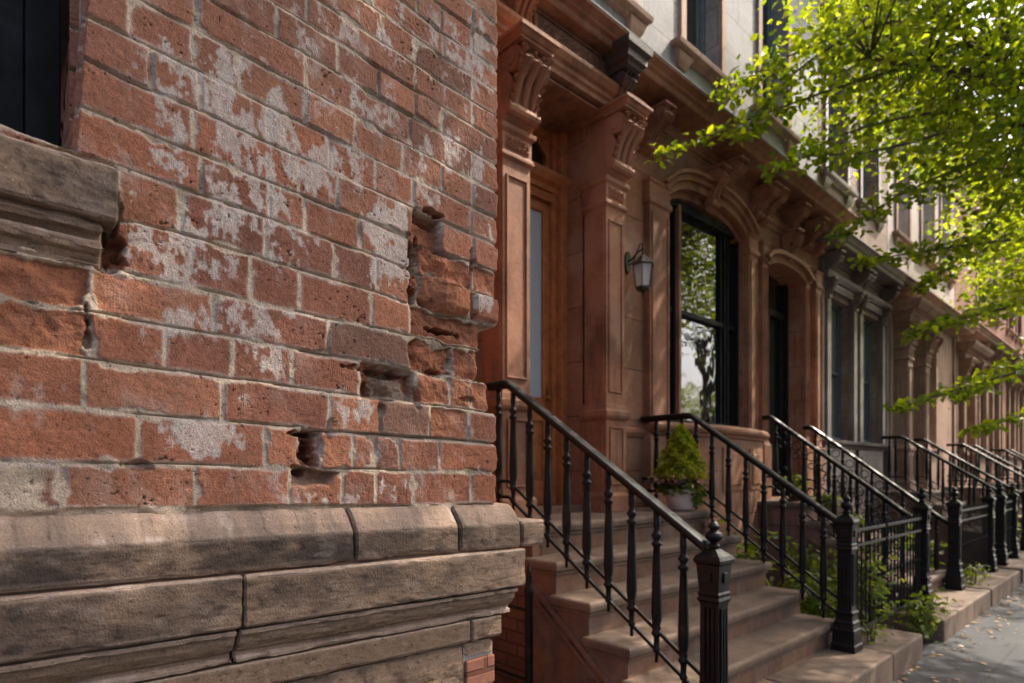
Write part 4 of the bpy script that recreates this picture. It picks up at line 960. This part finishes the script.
NM = newel_mesh().build('newel_post', M['iron'], None, bevel=.0025); NMd = NM.data; bpy.data.objects.remove(NM)
def add_newel(parent, x, y, z, h=NEWEL_H, wide=1.0):
    o = bpy.data.objects.new('newel_post', NMd); COL.objects.link(o); o.parent = parent
    o.location = Vector((x, y, z))-Vector(parent.location); o.scale = (wide, wide, h/NEWEL_H)
    b = o.modifiers.new('bevel', 'BEVEL'); b.width = .0025; b.segments = 2; b.limit_method = 'ANGLE'; b.angle_limit = R_(38)
    return o
def bal_mesh(h):
    m = LMB(); k = h/.80
    P = [(.006, 0), (.006, .05), (.012, .055), (.013, .07), (.009, .08), (.010, .13), (.017, .145), (.018, .155), (.013, .165), (.015, .18), (.012, .19), (.016, .215), (.018, .26), (.014, .50), (.011, .60), (.017, .612), (.018, .622), (.010, .632), (.012, .645), (.019, .66), (.012, .675), (.009, .69), (.012, .72), (.010, .80)]
    m.lathe([(r*1.5, z*k) for r, z in P], n=12); o = m.build('baluster', M['iron'], None, smooth=True); d = o.data; bpy.data.objects.remove(o); return d
BAL = bal_mesh(.76); BALs = bal_mesh(.74)
def railing(label, Y, kink, end, xflat, npost, newel_z, bal_n, flat_n=2, low=(.66, .77), group='black iron stair railings', scroll=False, newel_x=None, thick=1.0, newel_h=NEWEL_H):
    T = empty('stair_railing', label, 'railing', (end[0], Y, newel_z), group=group)
    (xk, zk), (xe, ze) = kink, end
    if newel_x is not None:
        ze += (ze-zk)/(xe-xk)*(newel_x-.03-xe); xe = newel_x-.03
    def railbar(name, dz, prof, pts):
        m = MB()
        # sweep profile (y,z) along pts in XZ plane
        n = len(prof); vs = []
        for i, (x, z) in enumerate(pts): vs += [(x, Y+a*thick, z+dz+b) for a, b in prof]
        fs = [(i*n+j, i*n+(j+1) % n, (i+1)*n+(j+1) % n, (i+1)*n+j) for i in range(len(pts)-1) for j in range(n)]
        fs += [tuple(range(n))[::-1], tuple((len(pts)-1)*n+j for j in range(n))]; m.add(vs, fs); return m.build(name, M['iron'], T, bevel=.002)
    hp = [(a*1.3, b*1.35) for a, b in [(-.030, -.006), (-.030, .004), (-.024, .012), (-.012, .017), (.012, .017), (.024, .012), (.030, .004), (.030, -.006), (.018, -.012), (.014, -.024), (-.014, -.024), (-.018, -.012)]]
    kx = .035; sl = (ze-zk)/(xe-xk)
    pts = [(xflat, zk), (xk-kx, zk), (xk-kx*.3, zk-.003), (xk+kx*.5, zk+sl*kx*.5-.004), (xe, ze)]
    railbar('handrail', 0, hp, pts)
    lp = [(-.008, -.011), (.008, -.011), (.008, .011), (-.008, .011)]
    railbar('lower_rail', -low[0], lp, [(xflat, zk), (xk, zk), (xe, ze)]); railbar('lower_rail', -low[1], lp, [(xflat, zk), (xk, zk), (xe, ze)])
    for i in range(bal_n):
        x = xk+.04+(xe-xk-.07)*(i+.0)/(bal_n-.35); z = zk+sl*(x-xk)
        o = bpy.data.objects.new('baluster', BAL); COL.objects.link(o); o.parent = T; o.location = Vector((x, Y, z-.02-.76))-Vector(T.location)
    for i in range(flat_n):
        x = xk-.10-i*(xk-.12-xflat)/max(1, flat_n); o = bpy.data.objects.new('baluster', BALs); COL.objects.link(o); o.parent = T; o.location = Vector((x, Y, zk-.02-.74))-Vector(T.location)
    if scroll:
        for i in range(bal_n-1):
            xa = xk+.04+(xe-xk-.07)*(i+.5)/(bal_n-.35); za = zk+sl*(xa-xk); m = MB()
            for (dz, r) in ((-.12, .045), (-.22, .032), (-.50, .045), (-.60, .03)): m.tube([(xa+r*math.cos(t), Y, za+dz+r*math.sin(t)) for t in [2*math.pi*j/12 for j in range(12)]], .006, 6, True)
            m.build('scroll', M['iron'], T)
    add_newel(T, newel_x if newel_x is not None else xe+.03, Y, newel_z, newel_h)
    return T
def kz(px, py, Y):
    q = (px-HX)*c_/FPX; d = Y*c_/(1+q*s_); return q*d, (HY-py)*d/FPX
Ya = 2.53; k1 = kz(509, 383, Ya); e1 = kz(703, 543, Ya)
railing('iron stair railing with newel nearest the camera, left side of the near stoop', Ya, k1, e1, XF+.3, 1, -1.262, 9, 1, low=(.62, .72), newel_x=kz(714, 519, Ya)[0], newel_h=kz(715, 519, Ya)[1]+1.262-.015)
Yb = 4.6; k2 = kz(692, 415, Yb); e2 = kz(838, 521, Yb)
railing('iron stair railing behind the potted evergreen, right side of the near stoop', Yb, k2, e2, XF+.02, 1, -1.262, 8, 3, low=(.55, .66), newel_x=-1.55)
Yc = 6.58; k3 = kz(772, 417, Yc); e3 = kz(907, 514, Yc)
railing('scrolled iron railing on the left of the second stoop', Yc, (k3[0], k3[1]), e3, k3[0]-.10, 1, -1.262, 9, 0, scroll=True, newel_x=-1.57, newel_h=1.1)
Yd = 7.82; k4 = kz(812, 427, Yd); e4 = kz(944, 520, Yd)
railing('scrolled iron railing on the right of the second stoop', Yd, k4, e4, k4[0]-.10, 1, -1.262, 9, 0, scroll=True, newel_x=-1.57)
far = [(11.25, 'left railing of the third stoop below the columned porch'), (12.5, 'right railing of the third stoop below the columned porch'), (15.5, 'left railing of the fourth stoop'), (16.7, 'right railing of the fourth stoop'),
       (20.0, 'left railing of the fifth stoop far along the terrace'), (21.2, 'right railing of the fifth stoop far along the terrace'), (26.1, 'left railing of the distant sixth stoop'), (27.2, 'right railing of the distant sixth stoop'), (32.7, 'left railing of the farthest stoop'), (34.1, 'right railing of the farthest stoop')]
for y, lb in far: railing(lb, y, (-2.95, .56), (-1.64, -.36), -3.25, 1, -1.262, 8, 2, newel_x=-1.57)
def pick_mesh(h):
    m = LMB(); m.lathe([(.0065, 0), (.0065, h-.07), (.013, h-.06), (.007, h-.05), (.010, h-.03), (.004, h-.008), (.001, h)], n=8); m.lathe([(.0065, h*.45), (.012, h*.47), (.0065, h*.49)], n=8)
    o = m.build('picket', M['iron'], None); d = o.data; bpy.data.objects.remove(o); return d
PK = pick_mesh(.80)
def fence(label, y0, y1, x=-1.56, zb=-1.255, posts=(), cap_label=None):
    T = empty('iron_fence', label, 'fence', (x, (y0+y1)/2, zb), group='black iron fence panels along the pavement')
    m = MB()
    for z, t in ((zb+.82, .012), (zb+.71, .010), (zb+.09, .012)):
        m.box(x-.013, x+.013, y0, y1, z-t, z+t); m.build('rail', M['iron'], T, bevel=.002); m = MB()
    n = int((y1-y0)/.088)
    for i in range(n):
        o = bpy.data.objects.new('picket', PK); COL.objects.link(o); o.parent = T; o.location = Vector((x, y0+(i+.5)*(y1-y0)/n, zb+.07))-Vector(T.location)
        
    for py_ in posts: add_newel(T, x, py_, zb-.005)
    return T
fence('iron fence panel with leaning vines between the near stoop and the second stoop', 4.70, 5.45, posts=())
fence('iron gate panel right of the vine-covered fence panel', 5.50, 6.48)
fence('iron fence right of the second stoop', 7.92, 9.45, posts=(9.52,))
fence('iron fence panel with end post before the third stoop', 10.35, 11.1, posts=(10.28,))
fence('iron fence between the third and fourth stoops', 12.6, 15.4)
fence('iron fence between the fourth and fifth stoops', 16.8, 19.9)
fence('iron fence past the fifth stoop', 21.3, 26.0)
fence('farthest stretch of iron fence', 27.3, 32.6)
# downpipe-like iron gate post beside the brick corner
T = empty('gate_post', 'slim black iron gate post with a cross bar behind the brick corner', 'post', (kz(529, 600, 2.38)[0], 2.38, G))
gx = kz(529, 600, 2.38)[0]
m = MB(); m.lathe([(.030, G), (.030, G+.1), (.024, G+.12), (.024, -.72), (.028, -.70), (.028, -.68), (.018, -.66), (.016, -.60), (.004, -.52)], gx, 2.38, 12); m.build('post', M['iron'], T, smooth=True)
m = MB(); m.tube([(gx, 2.38, -.80), (gx-.9, 2.38, -.80)], .010, 8); m.tube([(gx, 2.38, -1.2), (gx-.9, 2.38, -1.2)], .010, 8); m.build('cross_bar', M['iron'], T)

# ================================================================== WALL LANTERN
yL = 4.39; T = empty('wall_lantern', 'bronze wall lantern with glass panes on a curled arm, mounted on brownstone', 'lamp', (XF, yL, 1.7))
m = MB(); m.prism_x([(yL+.045*math.cos(a)*(1 if abs(math.sin(a)) < .9 else .6), 1.87+.10*math.sin(a)) for a in [2*math.pi*i/12 for i in range(12)]], XF-.002, XF+.022); m.build('backplate', M['lantern'], T, bevel=.004)
lx = XF+.175
m = MB(); m.tube([(XF+.02, yL, 1.88), (XF+.06, yL, 1.89), (XF+.11, yL, 1.93), (XF+.15, yL, 1.945), (lx, yL, 1.935)], [.010, .009, .008, .008, .008], 8); m.tube([(XF+.02, yL, 1.84), (XF+.07, yL, 1.86), (XF+.10, yL, 1.92), (XF+.14, yL, 2.0), (lx-.01, yL, 1.99)], .006, 8)
m.build('arm', M['lantern'], T, smooth=True)
m = MB(); H6 = 6
m.lathe([(.104, 1.80), (.106, 1.81), (.096, 1.822), (.055, 1.86), (.030, 1.885), (.012, 1.90), (.010, 1.94), (.016, 1.955), (.008, 1.97), (.012, 1.985), (.003, 2.01)], lx, yL, 6)
m.lathe([(.055, 1.585), (.066, 1.595), (.068, 1.61), (.06, 1.62)], lx, yL, 6); m.lathe([(.003, 1.52), (.008, 1.535), (.008, 1.56), (.03, 1.58), (.05, 1.59)], lx, yL, 6)
for i in range(6):
    a = 2*math.pi*i/6; m.tube([(lx+.068*math.cos(a), yL+.068*math.sin(a), 1.61), (lx+.094*math.cos(a), yL+.094*math.sin(a), 1.805)], .005, 6)
m.build('cage', M['lantern'], T)
m = MB(); m.lathe([(.064, 1.612), (.088, 1.80)], lx, yL, 6); m.build('glass', M['lglass'], T)
m = MB(); m.lathe([(.012, 1.60), (.012, 1.66), (.008, 1.67), (.02, 1.69), (.022, 1.71), (.012, 1.74), (.002, 1.75)], lx, yL, 10); m.build('bulb', M['bulb'], T, smooth=True)

# ================================================================== POTTED EVERGREEN
pc = (-2.80, 4.47); pz = LZ
T = empty('potted_plant', 'bright green cone-shaped evergreen with flowers in a weathered white pot on the landing', 'plant', (pc[0], pc[1], pz))
m = MB(); m.lathe([(r_*.84, z_) for r_, z_ in [(.105, pz), (.125, pz+.02), (.14, pz+.08), (.150, pz+.14), (.158, pz+.15), (.160, pz+.175), (.145, pz+.18), (.135, pz+.15), (.02, pz+.15)]], pc[0], pc[1], 28); m.build('pot', M['pot'], T, smooth=True)
m = MB(); m.tube([(pc[0], pc[1], pz+.14), (pc[0], pc[1], pz+.62)], [.018, .006], 8); m.build('stem', M['bark'], T)
r = np.random.default_rng(5); n = 9000
t = r.random(n)**.75; hgt = t; R0 = .215*np.clip(1-hgt, 0, 1)**.72*np.clip(hgt*9+.45, 0, 1); an = r.random(n)*2*math.pi
lump = 1+.16*np.sin(an*5+hgt*17)+.12*np.sin(an*9-hgt*23); rad = R0*lump*(1-.32*r.random(n)**2)
C = np.stack([pc[0]+rad*np.cos(an), pc[1]+rad*np.sin(an), pz+.24+hgt*.47], 1)
leaf_mesh('foliage', C, .026, M['boxwood'], T, .6, -.5, 3, norm=np.stack([np.cos(an)*1.0, np.sin(an)*1.0, 0*an], 1))
def blob(n, cx, cy, cz, rx, ry, rz, seed):
    r = np.random.default_rng(seed); v = r.normal(size=(n, 3)); v /= np.linalg.norm(v, axis=1)[:, None]; v *= r.random(n)[:, None]**.4
    return v*np.array([rx, ry, rz])+np.array([cx, cy, cz])
leaf_mesh('trailing_leaves', np.concatenate([blob(420, pc[0], pc[1], pz+.20, .19, .19, .07, 6), blob(120, pc[0]+.12, pc[1]+.05, pz+.13, .06, .1, .08, 9)]), .05, M['fern'], T, .6, .4, 4)
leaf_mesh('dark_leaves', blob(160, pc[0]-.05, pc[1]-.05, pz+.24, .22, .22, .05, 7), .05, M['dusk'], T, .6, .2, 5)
leaf_mesh('flowers', blob(150, pc[0]+.03, pc[1]-.05, pz+.25, .24, .22, .06, 8), .04, M['petal'], T, .9, -.3, 6)

# ================================================================== SMALL PLANTS, LITTER
def plant(name, label, cx, cy, z0, rx, ry, h, n, size, seed, group=None, mat='fern', stems=7):
    T = empty(name, label, 'plant', (cx, cy, z0), group=group); r = np.random.default_rng(seed); m = MB(); pts = []
    for i in range(stems):
        a = r.random()*6.28; tip = (cx+rx*math.cos(a)*r.uniform(.3, 1), cy+ry*math.sin(a)*r.uniform(.3, 1), z0+h*r.uniform(.6, 1)); b = (cx+rx*.2*math.cos(a), cy+ry*.2*math.sin(a), z0)
        mid = ((b[0]*.6+tip[0]*.4), (b[1]*.6+tip[1]*.4), z0+h*.55); m.tube([b, mid, tip], [.006, .004, .002], 5)
        for j in range(n//stems):
            t = r.random()**.7; p0 = np.array(b)*(1-t)**2+2*np.array(mid)*t*(1-t)+np.array(tip)*t*t; pts.append(p0+r.normal(size=3)*np.array([.06, .06, .04]))
    m.build('stems', M['bark'], T); leaf_mesh('foliage', np.array(pts), size, M[mat], T, .5, .25, seed)
    return T
gp_ = 'leafy plants in the areaways'
plant('fern', 'bright leafy plant in the areaway just right of the near stoop', -2.55, 5.0, G, .35, .25, 1.0, 380, .10, 11, gp_)
plant('fern', 'low green plant behind the near railing, under the bowed window sill', -2.0, 5.4, G, .35, .3, .65, 380, .09, 12, gp_)
plant('fern', 'shrub against the base of the second stoop', -2.3, 6.0, G, .3, .25, .9, 320, .08, 13, gp_)
plant('shrub', 'low green cover filling the soil behind the first fence panel', -2.1, 5.1, G, .45, .5, .35, 600, .07, 14, gp_)
plant('vine', 'vine climbing through the first fence panel', -1.6, 5.25, G+.15, .12, .35, .75, 300, .06, 15, gp_)
plant('vine', 'weeds sprouting at the gate post beside the pavement', -1.42, 6.0, G, .12, .22, .45, 260, .06, 16, gp_)
plant('vine', 'small weeds below the newel of the near stoop fence', -1.5, 4.95, -1.26, .08, .14, .16, 90, .04, 17, gp_)
plant('shrub', 'shrub behind the fence right of the second stoop', -2.1, 8.9, G, .35, .5, .8, 400, .08, 18, gp_)
plant('vine', 'weeds growing along the coping of the second stoop', -1.5, 8.3, -1.26, .1, .3, .25, 120, .05, 19, gp_)
plant('shrub', 'green shrub behind the fence before the fourth stoop', -2.1, 14, G, .4, .8, .8, 400, .1, 20, gp_)
for i, (x, z, lb) in enumerate([(-2.8, LZ, 'potted green plant on the landing of the second stoop'), (-2.24, -.7177, 'potted green plant on a middle step of the second stoop'), (-2.49, -.5245, 'small pot of greenery on an upper step of the second stoop')]):
    T = empty('potted_plant', lb, 'plant', (x, 6.75, z), group='pots on the second stoop'); m = MB(); m.lathe([(.06, z), (.085, z+.12), (.09, z+.13), (.08, z+.135), (.01, z+.12)], x, 6.78, 18); m.build('pot', M['brown_step'], T, smooth=True)
    leaf_mesh('foliage', blob(160, x, 6.78, z+.2, .13, .13, .09, 30+i), .06, M['fern'], T, .55, .2, 40+i)
r = np.random.default_rng(9); n = 420
yy = r.uniform(3.6, 14, n); xx = np.where(r.random(n) < .75, -1.3+np.abs(r.normal(size=n))*.16+.0, r.uniform(-1.3, 1.5, n)); xx = np.maximum(xx, -1.27)
o = leaf_mesh('leaf_litter', np.stack([xx, yy, np.full(n, G+.012)], 1), .045, M['litter'], None, .6, 0, 50); tag(o, 'small dry leaves scattered on the paving along the stone copings', 'leaves', kind='stuff')
V = np.array([v.co for v in o.data.vertices]); V[:, 2] = G+.004+(V[:, 2]-G-.012)*.25+.008; V[:, 2] = np.maximum(V[:, 2], G+.003); o.data.vertices.foreach_set('co', V.ravel()); o.data.update()

# ================================================================== TREES
def tree(label, tx, ty, th, limbs, clouds, size, seed, sprays=(), dens=1.0, group='street trees along the kerb'):
    T = empty('street_tree', label, 'tree', (tx, ty, G), group=group); r = np.random.default_rng(seed)
    m = MB(); m.tube([(tx, ty, G-.05), (tx+.03, ty, G+.3), (tx-.02, ty+.03, G+1.5), (tx, ty, G+th)], [.24, .17, .145, .12], 12); m.build('trunk', M['bark'], T, smooth=True)
    bm_ = MB()
    tips = []
    for L_ in limbs:
        P = [Vector((tx, ty, G+th-.1))]+[Vector(p_) for p_ in L_]; n = len(P); q = []
        for i in range(n-1):
            for k in range(5): q.append(P[i].lerp(P[i+1], k/5)+Vector(r.normal(size=3))*.025)
        q.append(P[-1]); bm_.tube(q, [.085*(1-i/len(q))+.010 for i in range(len(q))], 8); tips += q[3:]
    pts = []
    for (cx, cy, cz, rx, ry, rz, n) in clouds:
        n = int(n*dens); k = max(6, n//26); v = r.normal(size=(k, 3)); v /= np.linalg.norm(v, axis=1)[:, None]; v *= (r.random(k)[:, None]**.38)
        cen = v*np.array([rx, ry, rz])+np.array([cx, cy, cz])
        for c0 in cen:
            pts.append(c0+r.normal(size=(26, 3))*np.array([.20, .20, .085]))
            if r.random() < .5:
                b = min(tips, key=lambda t_: (t_-Vector(c0)).length); mid = b.lerp(Vector(c0), .5)+Vector((0, 0, .1)); bm_.tube([b, mid, Vector(c0)], [.013, .008, .004], 5)
    for (a, b, c, w_, n) in sprays:                 # quadratic drooping twigs with leaves both sides
        A, B_, C_ = map(np.array, (a, b, c)); q = [Vector(A*(1-t)**2+2*B_*t*(1-t)+C_*t*t) for t in np.linspace(0, 1, 12)]
        bm_.tube(q, [.013*(1-i/12)+.003 for i in range(12)], 6)
        t = r.random(n); p0 = A[None]*((1-t)**2)[:, None]+2*B_[None]*(t*(1-t))[:, None]+C_[None]*(t*t)[:, None]
        ww = w_*(1-t*.65)[:, None]; pts.append(p0+r.normal(size=(n, 3))*ww*np.array([.8, 1, .38]))
    bm_.build('branches', M['bark'], T, smooth=True)
    leaf_mesh('crown', np.concatenate(pts), size, M['leaf'], T, .62, .35, seed)
    return T
def W3(px, py, d):
    q = (px-HX)*c_/FPX; X = q*d; return (X, (d+X*s_)/c_, (HY-py)*d/FPX)
spr = [(W3(930, 60, 6), W3(800, 95, 5.6), W3(655, 158, 5.0), .16, 330), (W3(900, 20, 6), W3(800, 40, 5.8), W3(722, 95, 5.4), .24, 420), (W3(960, 110, 6), W3(840, 120, 5.6), W3(770, 175, 5.2), .2, 260),
       (W3(985, 160, 6), W3(890, 190, 5.8), W3(836, 240, 5.5), .2, 300), (W3(1010, 240, 6), W3(920, 250, 5.8), W3(862, 262, 5.6), .17, 260), (W3(1040, 300, 6), W3(950, 320, 6), W3(905, 335, 5.8), .16, 260),
       (W3(1060, 360, 6), W3(970, 385, 6), W3(892, 410, 5.8), .15, 260), (W3(1060, 330, 6.4), W3(1000, 370, 6.4), W3(960, 400, 6.3), .17, 260), (W3(1070, 400, 6), W3(1010, 420, 6), W3(970, 432, 5.9), .14, 160),
       (W3(950, 130, 5.6), W3(850, 165, 5.3), W3(800, 150, 5.0), .2, 220), (W3(1020, 180, 6.5), W3(960, 270, 6.4), W3(915, 290, 6.2), .2, 320), (W3(860, 30, 5.6), W3(780, 70, 5.4), W3(740, 140, 5.2), .2, 260)]
limA = [[(1.2, 8.2, 3.0), (0, 7.8, 4.0), (-1.2, 7.2, 4.6)], [(1.9, 9.3, 3.4), (1.6, 10.4, 5.0)], [(.8, 8.6, 2.9), W3(1040, 120, 6.2), W3(1003, 62, 6.1), W3(960, 30, 6)], [W3(1060, 140, 6), W3(1000, 76, 6), W3(870, 58, 5.8)], [(1.0, 7, 4), (0, 5.6, 5.0)], [(2.6, 8, 4), (3.2, 7.8, 5.5)]]
clA = [(-.5, 8.4, 4.7, 2.3, 2.4, 1.7, 10500), (-1.6, 7.6, 4.6, 1.5, 1.7, 1.3, 6500), (-1.0, 9.6, 4.0, 1.4, 1.8, 1.3, 4200), (1.8, 8.5, 5.2, 2.4, 2.4, 1.5, 3000), (-.9, 7.4, 3.2, .7, 1.0, .7, 1600)]
tree('leafy street tree whose sunlit crown hangs over the stoops at upper right', 1.9, 8.6, 3.6, limA, clA, .078, 21, spr)
limB = [[(1.2, 15, 3), (-.4, 14.6, 4.2)], [(2, 16, 4), (2, 17, 5.5)], [(1.2, 13.8, 3.2), (-.2, 12.6, 3.8)]]
tree('street tree whose crown fills the gap behind the nearest crown', 1.9, 15.2, 3.6, limB, [(-.2, 14.6, 4.4, 2.8, 2.8, 2.0, 7500), (1.8, 15.5, 5.0, 2.6, 2.6, 1.7, 2500), (-1.4, 13.6, 3.4, 1.2, 1.6, 1.0, 2400)], .11, 22)
limC = [[(1.0, y_, 3), (-.4, y_, 4.2)] for y_ in (23, 22)]
tree('farther street tree beyond the third stoop', 1.9, 22.5, 3.6, limC, [(.2, 22, 4.4, 2.8, 2.8, 2.1, 5500), (1.5, 23, 5.0, 2.6, 2.6, 1.8, 2000), (-.8, 22, 2.6, 1.2, 1.6, .9, 2200)], .11, 23)
tree('farthest street tree closing the view down the pavement', 1.6, 31, 3.2, [[(.6, 31, 3), (-.6, 31, 4)]], [(.2, 31, 4.0, 3.4, 3.5, 3.0, 9000), (-.6, 33, 1.8, 1.6, 2, 1.2, 2500)], .13, 24)
tree('near street tree beside the camera, outside the picture, shading the brick wall', 2.0, 2.4, 4.6, [[(1.2, 3, 4.4), (.4, 3.6, 5.4)], [(2.6, 2, 4.6), (3.2, 1, 5.6)], [(1.8, 4, 4.6), (1.4, 5, 5.6)]],
     [(1.2, 3.4, 6.3, 2.6, 3.0, 1.5, 22000), (3.2, 2.0, 6.0, 2.2, 3, 1.6, 6000)], .10, 25)
# trees on the far kerb, mirrored in the windows
BT = [o for o in COL.objects if o.name.startswith('street_tree') and o.parent is None]
for (y_, rz, k, lb) in ((9.0, .6, 1, 'tree on the far kerb opposite the second stoop'), (18.0, 2.2, 2, 'tree on the far kerb opposite the fourth stoop'), (26.0, 4.0, 1, 'tree on the far kerb, farther down the street'), (35.0, 1.0, 2, 'last tree on the far kerb')):
    c = copy_tree(BT[k]); c['label'] = lb; c['group'] = 'street trees on the far kerb'; c.location = (12.3, y_, G-.6); c.rotation_euler = (0, 0, rz)
print('BUILT')
